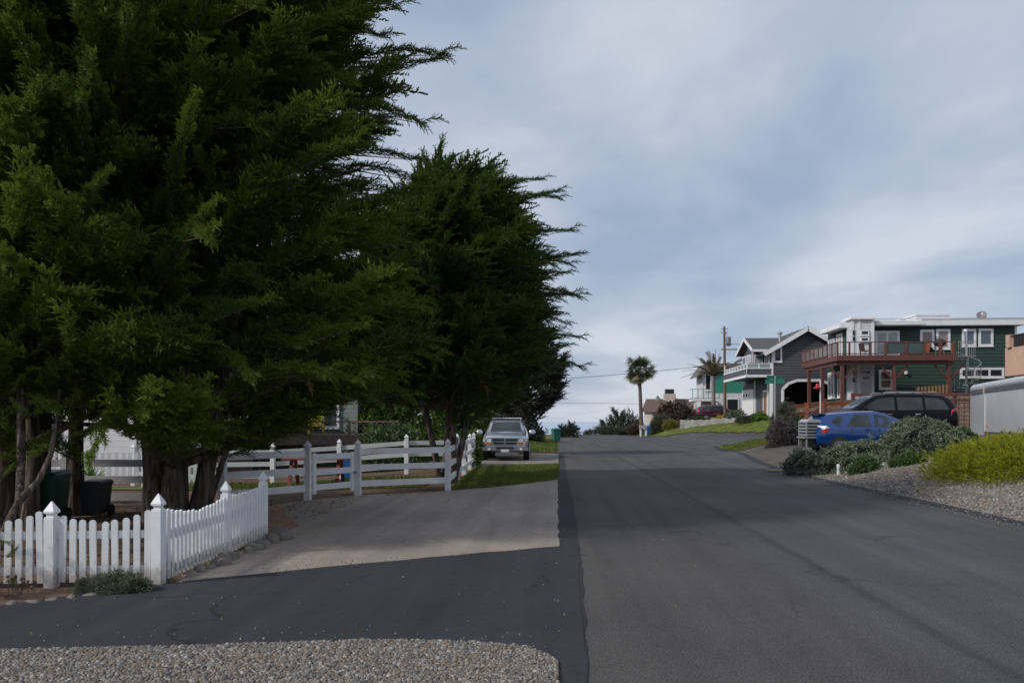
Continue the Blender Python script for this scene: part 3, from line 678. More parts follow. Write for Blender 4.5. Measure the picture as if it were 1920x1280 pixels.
pebbles([(7.0,5),(7.0,23),(7.6,23.5),(7.6,5)], 900, .006, .014, 9, pebM, 1, .02)
pebbles([(-5.6,13.2),(-4.9,12),(-4,10.3),(-3.7,10.5),(-4.5,12.3),(-5,14.6),(-4.3,15.9),(-2.6,17.2),(-2.5,17.6),(-4.5,16.4)], 900, .006, .02, 10, pebM, 1, .02)
r = rng(14)
# twigs and dead leaves on the road and driveways
n = 420; P = np.column_stack([r.uniform(-5, 3, n), r.uniform(5.4, 17, n)]); P = P[(P[:, 0] < .2) | (r.random(n) > .8)]
v, f = scatter([cluster_template(99, 2, .5)], np.column_stack([P, np.full(len(P), .03)]), r.normal(size=(len(P), 3))*[1, 1, .15], r.uniform(.012, .035, len(P)), 3)
kind(tri_mesh('leaf_litter', v, f, mat('dead_leaf', (.16, .11, .06), .9, .3, 3, island=.7, col2=(.36, .30, .20))), 'stuff')
n = 2600; P = np.column_stack([r.uniform(-11, -4.0, n), r.uniform(6.5, 15, n)])
v, f = scatter([cluster_template(98, 3, .4)], np.column_stack([P, np.full(n, .01)]), r.normal(size=(n, 3))*[1, 1, .3], r.uniform(.02, .07, n), 4)
kind(tri_mesh('leaf_litter', v, f, mat('needle_litter', (.09, .05, .03), .95, .3, 3, island=.7, col2=(.24, .15, .09))), 'stuff')
def grass(poly, n, hg, seed, wid=.012, name='grass'):
    r = rng(seed); a = np.array(poly); P = np.column_stack([r.uniform(a[:, 0].min(), a[:, 0].max(), n), r.uniform(a[:, 1].min(), a[:, 1].max(), n)]); P = P[in_poly(P, poly)]
    z = np.array([ground_h(x, y) for x, y in P])+.015; tv = np.array([[0, -wid/hg, 0], [0, wid/hg, 0], [1, 0, .0]]); tf = np.array([[0, 1, 2]])
    D = r.normal(size=(len(P), 3))*.45+[0, 0, 1]; v, f = scatter([(tv, tf)], np.column_stack([P, z]), D, r.uniform(.5, 1.2, len(P))*hg, seed+1)
    return kind(tri_mesh(name, v, f, grassM), 'stuff')
grass([(-2.5,17.9),(-1.2,19.2),(.09,21.3),(.2,29),(-2.8,27.1),(-2.7,22)], 26000, .07, 40)
grass([(-5.4,17.7),(-3.3,18.8),(-3.4,22),(-10,22.6),(-10,17.6)], 14000, .08, 41, .016)
grass([(8.97,36.5),(9.68,43),(10.5,48.2),(13,45.4),(14.5,43.4),(14,38),(11,36.8)], 20000, .08, 42, .02)
grass([(11.0,75.1),(13.2,66.1),(16.8,58.1),(18.6,53.8),(19.1,58),(19.1,63),(17.5,64.2),(15,69),(12,79)], 26000, .11, 43, .035)
grass([(.18,40.6),(-2.2,40.6),(-5,44),(-6,60),(.25,70)], 14000, .1, 44, .03)
q = random.Random(11)

# ------------------------------------------------------------------ bins
def wheelie(label, loc, w, d, hgt, m, rz, grp=None, lidm=None):
    t = thing('wheelie_bin', label, 'bin', loc, rz, grp)
    mb = MB(); a, b = w/2*.82, d/2*.82; A_, B_ = w/2, d/2
    mb.add([(-a,-b,.06),(a,-b,.06),(a,b,.06),(-a,b,.06),(-A_,-B_,hgt*.9),(A_,-B_,hgt*.9),(A_,B_,hgt*.9),(-A_,B_,hgt*.9)], [(0,3,2,1),(4,5,6,7),(0,1,5,4),(1,2,6,5),(2,3,7,6),(3,0,4,7)])
    mb.box(-A_-.015, A_+.015, -B_-.015, B_+.015, hgt*.86, hgt*.905); mb.build('body', m, t, bevel=.012)
    l = MB(); l.add([(-A_-.03,-B_-.04,hgt*.91),(A_+.03,-B_-.04,hgt*.91),(A_+.03,B_+.03,hgt*.91),(-A_-.03,B_+.03,hgt*.91),(-A_*.85,-B_*.8,hgt*.98),(A_*.85,-B_*.8,hgt*.98),(A_*.9,B_*.9,hgt),(-A_*.9,B_*.9,hgt)], [(0,3,2,1),(4,5,6,7),(0,1,5,4),(1,2,6,5),(2,3,7,6),(3,0,4,7)])
    l.build('lid', lidm or m, t, bevel=.012)
    hb = MB(); hb.tube([(-A_*.8, B_+.07, hgt*.9), (A_*.8, B_+.07, hgt*.9)], .016, 8); hb.box(-A_*.8, -A_*.74, B_, B_+.07, hgt*.87, hgt*.9); hb.box(A_*.74, A_*.8, B_, B_+.07, hgt*.87, hgt*.9); hb.build('handle', m, t)
    for s in (-1, 1):
        k = MB(); k.tube([(s*(a+.005), b-.02, .1), (s*(a+.055), b-.02, .1)], .1, 14); k.build('wheel', rubber, t)
    return t
greenbin = mat('green_bin_plastic', (.012, .075, .05), .45, .1, 5)
blackbin = mat('charcoal_bin_plastic', (.022, .024, .029), .5, .1, 5)
bluebin = mat('blue_bin_plastic', (.02, .13, .42), .45, .1, 5)
wheelie('dark green wheeled bin beside the leftmost dark trunks', (*W(86, 965, 12.4)[:2], 0), .54, .6, .84, greenbin, .2)
wheelie('charcoal wheeled bin between two trunks, in front of the grey rail fence', (*W(180, 965, 13.0)[:2], 0), .37, .42, .64, blackbin, .1)
p = W(656, 870, 22.6); wheelie('blue wheeled bin behind the gate', (p.x, p.y, h(p.x, p.y)), .5, .55, .82, bluebin, .1)
p = W(1043, 812, 62); wheelie('teal green wheeled bin on the far left lawn by the hedge', (p.x, p.y, h(p.x, p.y)), .62, .66, 1.1, mat('teal_bin', (.01, .12, .10), .45), .3)
p = W(1217, 812, 82); wheelie('bright blue wheeled bin next to the fan palm', (p.x, p.y, h(p.x, p.y)), .58, .62, 1.15, mat('bright_blue_bin', (.03, .17, .55), .4), .1)
p = W(1228, 811, 82); wheelie('green wheeled bin right of the bright blue bin', (p.x, p.y, h(p.x, p.y)), .58, .62, 1.12, mat('green_bin_far', (.012, .16, .09), .45), .1)

# ------------------------------------------------------------------ left yard furniture and buildings
t = thing('picnic_table', 'dark red wooden picnic table in the fenced yard', 'picnic table', (*W(594, 905, 19.6)[:2], h(-6.5, 19.4)), .12)
redtab = mat('red_table_wood', (.20, .05, .035), .6, .2, 6)
mb = MB()
for i in range(5): mb.box(-.85, .85, -.36+i*.147, -.225+i*.147, .72, .76)
mb.build('tabletop', redtab, t)
for s in (-1, 1):
    mb = MB(); mb.box(-.85, .85, s*.68-.13, s*.68+.13, .42, .46); mb.build('bench_seat', redtab, t)
for s in (-.6, .6):
    mb = MB(); mb.beam((s, -.2, .72), (s, -.55, 0), .05, .09, (1,0,0)); mb.build('leg', redtab, t)
    mb = MB(); mb.beam((s, .2, .72), (s, .55, 0), .05, .09, (1,0,0)); mb.build('leg', redtab, t)
    mb = MB(); mb.beam((s+.05, -.72, .38), (s+.05, .72, .38), .04, .08); mb.build('crossbar', redtab, t)
# wooden deck with lattice
t = thing('deck', 'raised brown wooden deck with lattice railing behind the back fence', 'deck', (-10.2, 29.0, 0))
dw = mat('brown_deck_wood', (.14, .10, .082), .75, .2, 6)
mb = MB(); mb.box(-3.4, 4.0, -.03, 3, .95, 1.12); mb.build('platform', dw, t)
mb = MB(); mb.box(-3.4, 4.0, -.08, -.03, .72, 1.0); mb.build('fascia', dw, t)
mb = MB(); mb.box(-3.4, 4.0, .0, .08, 1.62, 1.68); mb.build('handrail', dw, t)
for x in (-3.3, -1.5, .3, 2.1, 3.9):
    mb = MB(); mb.box(x-.05, x+.05, .0, .09, -.3, 1.62); mb.build('post', dw, t)
mb = MB()
for i in range(34):
    x = -3.4+i*.22; mb.beam((x, .03, 1.12), (x+.5, .03, 1.62), .012, .03, (0,1,0)); mb.beam((x+.5, .05, 1.12), (x, .05, 1.62), .012, .03, (0,1,0))
mb.build('lattice', dw, t)
mb = MB()
for i in range(24): mb.box(-3.4+i*.31, -3.4+i*.31+.27, .05, .08, -.3, .9)
mb.build('skirting', mat('dark_skirting', (.045, .035, .03), .9), t)
t = thing('deck_chair', 'bright yellow slatted wooden chair on the brown deck', 'chair', (*W(594, 812, 29.8)[:2], 1.12), .2)
yel = mat('yellow_paint', (.62, .47, .02), .45, .06, 5)
for i in range(5):
    mb = MB(); mb.beam((-.2+i*.1, .12, .3), (-.24+i*.12, .32, 1.05+.06*math.sin(i/4*math.pi)), .085, .02, (0,1,0)); mb.build('back_slat', yel, t)
mb = MB(); mb.beam((0, -.3, .36), (0, .2, .28), .5, .03); mb.build('seat', yel, t)
for s in (-.28, .28):
    mb = MB(); mb.box(s-.05, s+.05, -.35, .3, .55, .58); mb.build('armrest', yel, t)
    mb = MB(); mb.box(s-.03, s+.03, -.33, -.25, 0, .55); mb.build('leg', yel, t)
    mb = MB(); mb.beam((s, .25, 0), (s, .1, .35), .05, .05, (1,0,0)); mb.build('leg', yel, t)
# grey-green house behind the deck
def window(parent, plane, c, a0, a1, z0, z1, fw=.1, pane=glass, fm=trim, mull=0, hbar=False, proud=.085, name='window', sgn=-1):
    """framed window on a wall plane x=c or y=c that faces sgn"""
    def bx(mb, u0, u1, w0, w1, q0, q1):
        lo, hi = sorted((c+sgn*q0, c+sgn*q1))
        if plane == 'y': mb.box(u0, u1, lo, hi, w0, w1)
        else: mb.box(lo, hi, u0, u1, w0, w1)
    if a0 > a1: a0, a1 = a1, a0
    f = MB(); bx(f, a0, a1, z0, z0+fw, 0, proud); bx(f, a0, a1, z1-fw, z1, 0, proud); bx(f, a0, a0+fw, z0+fw, z1-fw, 0, proud); bx(f, a1-fw, a1, z0+fw, z1-fw, 0, proud)
    bx(f, a0-.03, a1+.03, z0-.04, z0, 0, proud+.03)
    for i in range(mull):
        u = a0+(a1-a0)*(i+1)/(mull+1); bx(f, u-fw*.4, u+fw*.4, z0+fw, z1-fw, 0, proud-.005)
    if hbar: u = (z0+z1)/2; bx(f, a0+fw, a1-fw, u-.03, u+.03, 0, proud-.008)
    fo = f.build(name, fm, parent)
    g = MB(); bx(g, a0+fw, a1-fw, z0+fw, z1-fw, .0, .052); g.build('pane', pane, fo)
    return fo
t = thing('house', 'grey-green house glimpsed under the cypress branches behind the brown deck', 'house')
gg = siding('grey_green_siding', (.13, .17, .155), .2)
mb = MB(); mb.box(-18.0, -8.6, 32.2, 40, -.4, 4.2); mb.build('wall', gg, t)
mb = MB(); mb.prism([(-.6, 0), (8.6, 0), (4, 2.0)], (-18.6, 32.2, 4.2), (0,1,0), (0,0,1), (1,0,0), 10.6); mb.build('roof', shingle, t)
for x0, x1 in ((-13.4, -12.0), (-11.0, -9.4)): window(t, 'y', 32.2, x0, x1, 1.35, 2.9, .1, glass, trim, 1)
# lattice screen
t = thing('lattice_screen', 'brown lattice privacy screen left of the brown deck', 'screen', (-11.8, 25.6, 0))
mb = MB(); br = mat('screen_wood', (.12, .078, .062), .85, .2, 6)
mb.box(-1.0, 1.1, 0, .05, -.3, .92); mb.build('board', br, t)
mb = MB(); mb.box(-1.05, 1.15, -.02, .06, 1.2, 1.27)
for i in range(18):
    x = -1.0+i*.11; mb.beam((x, .01, .92), (x+.24, .01, 1.2), .01, .02, (0,1,0)); mb.beam((x+.24, .03, .92), (x, .03, 1.2), .01, .02, (0,1,0))
mb.build('lattice', shade_white, t)
for x in (-1.05, 1.15):
    mb = MB(); mb.box(x-.05, x+.05, -.03, .07, -.3, 1.3); mb.build('post', br, t)
# white house at far left
t = thing('house', 'white clapboard house behind the left trunks and bins', 'house')
wsid = siding('shaded_white_siding', (.48, .48, .50), .2)  # white boards darkened in colour to carry the shade under the trees
mb = MB(); mb.box(-22.5, -12.2, 24, 31, -.4, 2.9); mb.build('wall', wsid, t)
mb = MB(); mb.prism([(-.5, 0), (7.5, 0), (3.5, 1.8)], (-23, 24, 2.9), (0,1,0), (0,0,1), (1,0,0), 11.4); mb.build('roof', brownroof, t)
window(t, 'y', 24, -17.8, -16.5, .5, 2.0, .1, glass, grey_and_shade, 1); window(t, 'y', 24, -13.9, -12.7, .2, 2.1, .1, palepane, trim, 1, True)
window(t, 'y', 24, -21.5, -19.8, .5, 2.0, .1, glass, grey_and_shade, 1)
def spiky(label, c, n, L, m, seed, cat='plant', name='yucca', base=None, trunk=.25):
    r = rng(seed); t = thing(name, label, cat, (c[0], c[1], h(*c) if base is None else base))
    tv = np.array([[0, -.045, 0], [0, .045, 0], [.55, .04, .04], [.55, -.04, .04], [1, 0, -.05]]); tf = np.array([[0, 1, 2], [0, 2, 3], [3, 2, 4]])
    D = r.normal(size=(n, 3)); D[:, 2] = np.abs(D[:, 2])*.9+.15
    v, f = scatter([(tv, tf)], np.zeros((n, 3))+[0, 0, trunk], D, r.uniform(.7, 1.1, n)*L, seed, True); tri_mesh('leaves', v, f, m, t)
    mb = MB(); mb.tube([(0, 0, -.05), (0, 0, trunk+.03)], [.07, .05], 8); mb.build('stem', bark, t); return t
p = W(170, 905, 15); spiky('spiky green yucca behind the charcoal bin', (p.x, p.y), 60, .55, leafBright, 3, trunk=.35)
p = W(160, 905, 16.5); spiky('smaller spiky plant with a tall bare stalk against the white house', (p.x, p.y), 40, .4, leafYellow, 4, trunk=.2)
shrub('yard_shrub', 'dark rounded shrub at the far end of the white rail fence by the silver vehicle', 'shrub', (-3.55, 28.0), (.8, .9, 1.35), 900, .16, leafB, CLUST, seed=51)
shrub('yard_shrub', 'dark leafy shrub low behind the back fence, left of the wind-swept cypress', 'shrub', (-6.0, 26.5), (1.4, .9, 1.5), 900, .2, leafGreen, CLUST, seed=52)
shrub('yard_shrub', 'big dark evergreen mass behind the wind-swept cypress trunk, left of the silver vehicle', 'shrub', (-6.6, 33.5), (3.4, 2.0, 3.6), 3000, .26, leafB, CLUST, seed=57)
shrub('hedge', 'tall dark hedge behind the silver vehicle on the left side of the road', 'hedge', (-4.2, 58), (3.4, 3.0, 2.6), 2600, .3, mat('hedge_leaf', (.025, .036, .028), .7, .2, .8, island=.4, col2=(.07, .078, .058)), CLUST, seed=53)
p = W(1062, 812, 78); shrub('conifer_shrub', 'small spiky dark conifer on the skyline beside the teal bin', 'shrub', (p.x, p.y), (1.1, 1.0, 1.2), 260, .7, MATS['hedge_leaf'], PLUMES_LITE, seed=54)

# ------------------------------------------------------------------ vehicles
def vehicle(name, label, cat, loc, rz, paint, st, wheels, wr, windows, shield, rear=None, glassm=carglass, W2=.85, tw=.2):
    """st: stations rear -> front (x, zlow, zbelt, ztop, w_mid, w_top); windows: side outlines in (x, z)"""
    t = thing(name, label, cat, loc, rz)
    xs = [s[0] for s in st]
    def at(x):
        for a, b in zip(st, st[1:]):
            if x <= b[0]:
                k = (x-a[0])/(b[0]-a[0]); return [a[i]+(b[i]-a[i])*k for i in range(6)]
        return list(st[-1])
    def sec(s):
        x, zl, zb, zt, wm, wt = s
        e = min(.07, max(.02, (zt-zb)*.3))
        return [(x, 0, zl), (x, wm*.84, zl), (x, wm*.97, zl+.10), (x, wm, zl+.28), (x, wm*.995, zb-.10), (x, wm*.955, zb), (x, wt, zt-e), (x, wt*.93, zt-e*.35), (x, wt*.74, zt), (x, 0, zt+.012)]
    fine = []
    for a, b in zip(xs, xs[1:]):
        k = max(1, int((b-a)/.22)); fine += [a+(b-a)*i/k for i in range(k)]
    fine.append(xs[-1])
    V = []; Fs = []; n = 18
    for x in fine:
        p = sec(at(x)); V += p+[(q[0], -q[1], q[2]) for q in p[-2:0:-1]]
    for i in range(len(fine)-1):
        for k in range(n): Fs.append((i*n+k, i*n+(k+1) % n, (i+1)*n+(k+1) % n, (i+1)*n+k))
    Fs.append(tuple(range(n))); Fs.append(tuple((len(fine)-1)*n+k for k in range(n)))
    mb = MB(); mb.add(V, Fs); body = mb.build('body', paint, t, smooth=32)
    def sideY(x, z):
        s = at(x); e = min(.07, max(.02, (s[3]-s[2])*.3)); k = (z-s[2])/max(.01, s[3]-e-s[2]); k = max(-.05, min(1.05, k)); return s[4]*.955+(s[5]-s[4]*.955)*k
    for wname, poly in windows:
        for sg in (1, -1):
            m2 = MB(); cen = sum(p[0] for p in poly)/len(poly)
            # split long outlines so the glass follows the body
            xs2 = sorted(set([min(p[0] for p in poly), max(p[0] for p in poly)]+[x for x in fine if min(p[0] for p in poly) < x < max(p[0] for p in poly)]))
            up, lo = [], []
            for x in xs2:
                zz = []
                for (ax_, az), (bx_, bz) in zip(poly, poly[1:]+poly[:1]):
                    if min(ax_, bx_)-1e-6 <= x <= max(ax_, bx_)+1e-6:
                        if abs(bx_-ax_) < 1e-6: zz += [az, bz]
                        else: zz.append(az+(bz-az)*(x-ax_)/(bx_-ax_))
                lo.append((x, min(zz))); up.append((x, max(zz)))
            vs = []
            for (x, z0), (_, z1) in zip(lo, up): vs += [(x, sg*(sideY(x, z0)+.010), z0), (x, sg*(sideY(x, z1)+.010), z1)]
            fs = [(2*i, 2*i+2, 2*i+3, 2*i+1) for i in range(len(xs2)-1)]
            k = len(vs); vs += [(a, b-sg*.02, c) for a, b, c in vs]; fs += [tuple(q+k for q in f[::-1]) for f in fs]
            m2.add(vs, fs); m2.build(wname, glassm, t)
    def topglass(x0, x1, ins, nm):
        m2 = MB(); a, b = at(x0), at(x1); dz = Vector((-(b[3]-a[3]), 0, b[0]-a[0])).normalized()*.014
        pa = [Vector((a[0], y, a[3]+.006)) for y in (-a[5]*ins, a[5]*ins)]; pb = [Vector((b[0], y, b[3]+.006)) for y in (b[5]*ins, -b[5]*ins)]
        q = pa+pb; m2.add([p+dz for p in q]+[p-dz for p in q], [(0,1,2,3),(7,6,5,4),(0,4,5,1),(1,5,6,2),(2,6,7,3),(3,7,4,0)]); m2.build(nm, glassm, t)
    topglass(*shield, .80, 'windscreen')
    if rear: topglass(*rear, .78, 'rear_window')
    for x in wheels:
        for sg in (1, -1):
            s = at(x); y = s[4]
            a_ = MB(); a_.tube([(x, sg*(y-.03), wr), (x, sg*(y+.004), wr)], wr*1.16, 24); a_.build('wheel_arch', blackp, t)
            k = MB(); k.lathe((0, 0, 0), [(wr*.80, -tw/2), (wr*.97, -tw/2+.015), (wr, -tw/2+.05), (wr, tw/2-.05), (wr*.97, tw/2-.015), (wr*.80, tw/2)], 24)
            k.v = [(x+vx, sg*(y-.08)+vz, wr+vy) for vx, vy, vz in k.v]; wo = k.build('wheel', rubber, t, smooth=40)
            rm = MB(); rm.lathe((0, 0, 0), [(wr*.66, 0), (wr*.64, .012), (wr*.2, .006), (wr*.1, .02)], 20)
            rm.v = [(x+vx, sg*(y-.08+tw/2+vz), wr+vy) for vx, vy, vz in rm.v]; rm.build('rim', alloy, wo, smooth=30)
    for x in (wheels[0]+.42, (wheels[0]+wheels[1])/2+.1, wheels[1]-.42):     # shut lines of the doors
        for sg in (1, -1):
            s = at(x); g = MB(); g.box(x-.006, x+.006, sg*(s[4]-.01)-.012, sg*(s[4]-.01)+.012, s[1]+.18, s[2]-.02); g.build('door_gap', blackp, t)
    return t, at, sideY
def carpaint(n, c, rough=.25, metal=.3): return mat(n, c, rough, .03, 2, metal=metal, coat=1.0)
def lbox(t, name, m, pts, thick, bevel=.008):
    """lamp / trim from an outline of 3-D points thickened along a vector"""
    mb = MB(); p = [Vector(q) for q in pts]; w = Vector(thick); n = len(p)
    mb.add(p+[q+w for q in p], [tuple(range(n))[::-1], tuple(range(n, 2*n))]+[(i, (i+1) % n, n+(i+1) % n, n+i) for i in range(n)])
    return mb.build(name, m, t)
# --- blue hatchback
bp = carpaint('metallic_blue_paint', (.002, .036, .175), .22, .05)
loc = W(1624, 800, 26.6); zc = .50
BL = [(-2.02,.42,.80,.86,.72,.70),(-1.95,.34,.92,1.12,.80,.62),(-1.78,.30,.94,1.34,.83,.60),(-1.55,.28,.95,1.42,.845,.60),(-.7,.25,.94,1.50,.85,.61),(.0,.25,.93,1.52,.85,.60),(.35,.25,.93,1.47,.85,.58),(.75,.26,.93,1.30,.85,.60),(1.25,.27,.92,1.03,.84,.70),(1.7,.30,.84,.90,.80,.68),(1.95,.34,.72,.76,.70,.58),(2.05,.42,.6,.66,.58,.5)]
t, at, sY = vehicle('parked_car', 'blue hatchback parked behind the grey-green shrubs, rear to the left', 'car', (loc.x, loc.y, zc), R_(2), bp, BL, (-1.28, 1.25), .30,
    [('window', [(-1.50, 1.00), (-1.14, .98), (-1.10, 1.32), (-1.28, 1.32), (-1.52, 1.16)]), ('window', [(-1.0, .98), (-.16, .97), (-.20, 1.40), (-.86, 1.385)]), ('window', [(-.06, .97), (.78, .98), (.80, 1.06), (.52, 1.28), (.22, 1.39), (-.04, 1.41)])],
    (.42, 1.2), (-1.98, -1.74), carglass)
for sg in (-1, 1):
    a = -1.98; lamp = lbox(t, 'tail_light', redlamp, [(-2.0, sg*.60, .74), (-1.80, sg*.845, .76), (-1.66, sg*.856, .84), (-1.80, sg*.86, .90), (-2.0, sg*.64, .84)], (0, sg*.012, .0))
    lbox(lamp, 'clear_lens', clearlamp, [(-1.99, sg*.64, .845), (-1.80, sg*.862, .885), (-1.62, sg*.865, .93), (-1.74, sg*.862, 1.0), (-1.97, sg*.68, 1.0)], (0, sg*.012, 0))
    for x in (-.32, .62):
        mb = MB(); mb.box(x-.1, x+.1, sg*.845-.015, sg*.845+.025, .86, .89); mb.build('door_handle', bp if x < 0 else bp, t)
    mb = MB(); mb.lathe((.86, sg*.95, .98), [(.03, 0), (.055, .02), (.06, .08), (.03, .11)], 10, .6, 1.2); mb.build('mirror', bp, t, smooth=50)
mb = MB(); mb.prism([(-.55, 0), (.55, 0), (.5, .22), (-.5, .22)], (-2.06, 0, .33), (0,1,0), (0,0,1), (1,0,0), .1); mb.build('bumper_trim', blackp, t)
mb = MB(); mb.box(-1.98, -1.60, -.56, .56, 1.405, 1.44); mb.build('spoiler', bp, t, bevel=.012)
mb = MB(); mb.box(-2.07, -2.05, -.25, .25, .60, .72); mb.build('licence_plate', clearlamp, t)
# chrome slatted rack by the tail of the blue car
p = W(1511, 815, 26.4); t = thing('cargo_rack', 'silver slatted rack standing at the tail of the blue car', 'rack', (p.x+.10, p.y-.1, .70), R_(8))
rackM = mat('silver_rack', (.44, .46, .48), .25, .05, 3, metal=.55, coat=.5)
mb = MB()
for x in (-.26, .24):
    for y in (-.30, .26): mb = MB(); mb.box(x-.02, x+.02, y-.02, y+.02, .05, .93); mb.build('upright', rackM, t)
for i in range(5):
    mb = MB(); mb.box(-.27, .25, -.33, .31, .46+i*.11, .52+i*.11); mb.build('slat', rackM, t, bevel=.01)
mb = MB(); mb.prism([(-.28, 0), (.28, 0), (.24, .07), (-.16, .09)], (0, -.32, .94), (1,0,0), (0,0,1), (0,1,0), .62); mb.build('top_cover', mat('silver_paint', (.5, .52, .55), .3, .05, 3, metal=.5, coat=.6), t, bevel=.02)
mb = MB(); mb.box(-.34, .32, -.34, .3, .36, .43); mb.build('tray', rackM, t, bevel=.012)
mb = MB(); mb.box(-.17, .2, -.24, .24, .05, .90); mb.build('dark_core', blackp, t)
# --- black large car
kp = mat('black_paint', (.004, .004, .007), .3, .03, 2, spec=.16, coat=.04)
loc = W(1655, 800, 31.0); zc = h(loc.x, loc.y)+.12
SU = [(-2.60,.55,1.0,1.12,.86,.80),(-2.52,.45,1.18,1.42,.94,.76),(-2.35,.42,1.20,1.72,.97,.75),(-2.05,.40,1.20,1.86,.98,.74),(-1.0,.38,1.20,1.92,.985,.75),(.1,.38,1.19,1.92,.985,.75),(.55,.38,1.18,1.86,.985,.74),(.95,.38,1.18,1.66,.985,.76),(1.5,.4,1.16,1.28,.98,.82),(2.2,.42,1.08,1.16,.95,.80),(2.5,.45,.95,1.02,.88,.74),(2.62,.52,.8,.88,.76,.62)]
t, at, sY = vehicle('parked_car', 'big black car with roof rack parked behind the blue hatchback', 'car', (loc.x, loc.y, zc), R_(180), kp, SU, (-1.55, 1.55), .38,
    [('window', [(-2.22, 1.26), (-1.30, 1.25), (-1.30, 1.74), (-2.0, 1.72)]), ('window', [(-1.2, 1.25), (-.2, 1.24), (-.2, 1.76), (-1.2, 1.75)]), ('window', [(-.1, 1.24), (1.2, 1.24), (1.12, 1.34), (.72, 1.62), (.5, 1.72), (-.1, 1.76)])],
    (.60, 1.46), (-2.5, -2.1), carglass)
for sg in (-1, 1):
    mb = MB(); mb.tube([(-1.9, sg*.64, 1.90), (-1.8, sg*.64, 1.97), (.1, sg*.64, 1.98), (.25, sg*.64, 1.93)], .022, 8); mb.build('roof_rail', steel if sg > 0 else steel, t)
    lbox(t, 'tail_light', redlamp, [(-2.585, sg*.80, 1.00), (-2.25, sg*.955, 1.02), (-2.30, sg*.945, 1.26), (-2.53, sg*.82, 1.32)], (-.012, sg*.022, 0))
    mb = MB(); mb.lathe((1.12, sg*1.08, 1.22), [(.03, 0), (.09, .02), (.10, .14), (.05, .19)], 10, .6, 1.2); mb.build('mirror', kp, t, smooth=50)
    for x in (-.95, .15):
        mb = MB(); mb.box(x-.11, x+.11, sg*.975-.01, sg*.975+.035, 1.06, 1.10); mb.build('door_handle', chrome, t)
mb = MB()
for y in (-.4, -.13, .13, .4): mb.box(-1.6, -.1, y-.02, y+.02, 2.02, 2.05)
for x in (-1.5, -.85, -.2): mb.box(x-.02, x+.02, -.64, .64, 1.98, 2.02)
mb.build('roof_rack', blackp, t)
mb = MB(); mb.prism([(-.8, 0), (.8, 0), (.7, .3), (-.7, .3)], (-2.66, 0, .45), (0,1,0), (0,0,1), (1,0,0), .14); mb.build('bumper', kp, t, bevel=.02)
# --- maroon car
mp = carpaint('maroon_paint', (.075, .012, .028), .25, .3)
loc = W(1344, 780, 76.5); MZ = 1.68
MR = [(-2.25,.5,.92,1.0,.8,.74),(-2.18,.36,1.0,1.25,.88,.70),(-1.9,.33,1.02,1.46,.90,.66),(-1.3,.30,1.02,1.60,.91,.64),(-.3,.29,1.0,1.67,.91,.65),(.3,.29,.99,1.63,.91,.63),(.75,.3,.98,1.42,.91,.66),(1.3,.31,.97,1.10,.90,.76),(1.9,.34,.9,.98,.86,.74),(2.2,.4,.78,.84,.74,.62),(2.28,.48,.7,.74,.62,.54)]
t, at, sY = vehicle('parked_car', 'maroon car parked above the grey stone wall, rear to the left', 'car', (loc.x, loc.y, MZ), R_(2), mp, MR, (-1.3, 1.35), .34,
    [('window', [(-1.95, 1.10), (-1.1, 1.05), (-1.05, 1.46), (-1.45, 1.44)]), ('window', [(-.98, 1.05), (-.05, 1.04), (-.05, 1.54), (-.95, 1.48)]), ('window', [(.02, 1.04), (1.0, 1.04), (.6, 1.38), (.3, 1.50), (.02, 1.54)])],
    (.4, 1.24), (-2.1, -1.6), carglass)
for sg in (-1, 1):
    lbox(t, 'tail_light', redlamp, [(-2.24, sg*.74, .90), (-2.0, sg*.88, .92), (-2.02, sg*.86, 1.20), (-2.16, sg*.76, 1.24)], (-.01, sg*.03, 0))
    mb = MB(); mb.lathe((.95, sg*1.0, 1.03), [(.03, 0), (.08, .02), (.09, .12), (.04, .16)], 10, .6, 1.2); mb.build('mirror', mp, t, smooth=50)
    mb = MB(); mb.tube([(-2.0, sg*.80, 1.08), (-1.45, sg*.73, 1.45), (-.6, sg*.70, 1.56), (0, sg*.695, 1.58)], .014, 6); mb.build('window_trim', chrome, t)
    mb = MB(); mb.tube([(-1.5, sg*.56, 1.60), (-1.3, sg*.56, 1.65), (.0, sg*.56, 1.72), (.2, sg*.56, 1.67)], .016, 6); mb.build('roof_rail', chrome, t)
# --- silver utility vehicle facing us
sp_ = carpaint('silver_blue_paint', (.40, .45, .52), .26, .5)
loc = W(950, 863, 33.3); loc.z = .016
TR = [(-2.35,.6,1.05,1.2,.84,.78),(-2.25,.5,1.18,1.55,.9,.72),(-2.0,.45,1.2,1.74,.91,.68),(-.8,.42,1.2,1.80,.915,.68),(.15,.42,1.18,1.80,.915,.67),(.45,.42,1.17,1.70,.915,.68),(1.05,.42,1.14,1.24,.915,.80),(1.6,.44,1.10,1.19,.90,.80),(2.1,.46,1.04,1.12,.87,.76),(2.28,.52,.98,1.03,.80,.70)]
t, at, sY = vehicle('parked_car', 'silver four-wheel-drive parked on the pad facing us, dark grille with bright cross bar', 'car', loc, R_(-88), sp_, TR, (-1.4, 1.42), .38,
    [('window', [(-2.0, 1.26), (-1.2, 1.26), (-1.2, 1.64), (-1.9, 1.62)]), ('window', [(-1.1, 1.26), (-.2, 1.25), (-.2, 1.66), (-1.1, 1.66)]), ('window', [(-.1, 1.25), (.80, 1.24), (.45, 1.58), (.25, 1.66), (-.1, 1.66)])],
    (.43, 1.0), None, carglass, tw=.24)
gy = 2.29; t.scale = (1, 1.07, .94)
mb = MB(); mb.prism([(-.44, 0), (.44, 0), (.50, .26), (-.50, .26)], (gy-.05, 0, .72), (0,1,0), (0,0,1), (1,0,0), .06); gr = mb.build('grille', blackp, t)
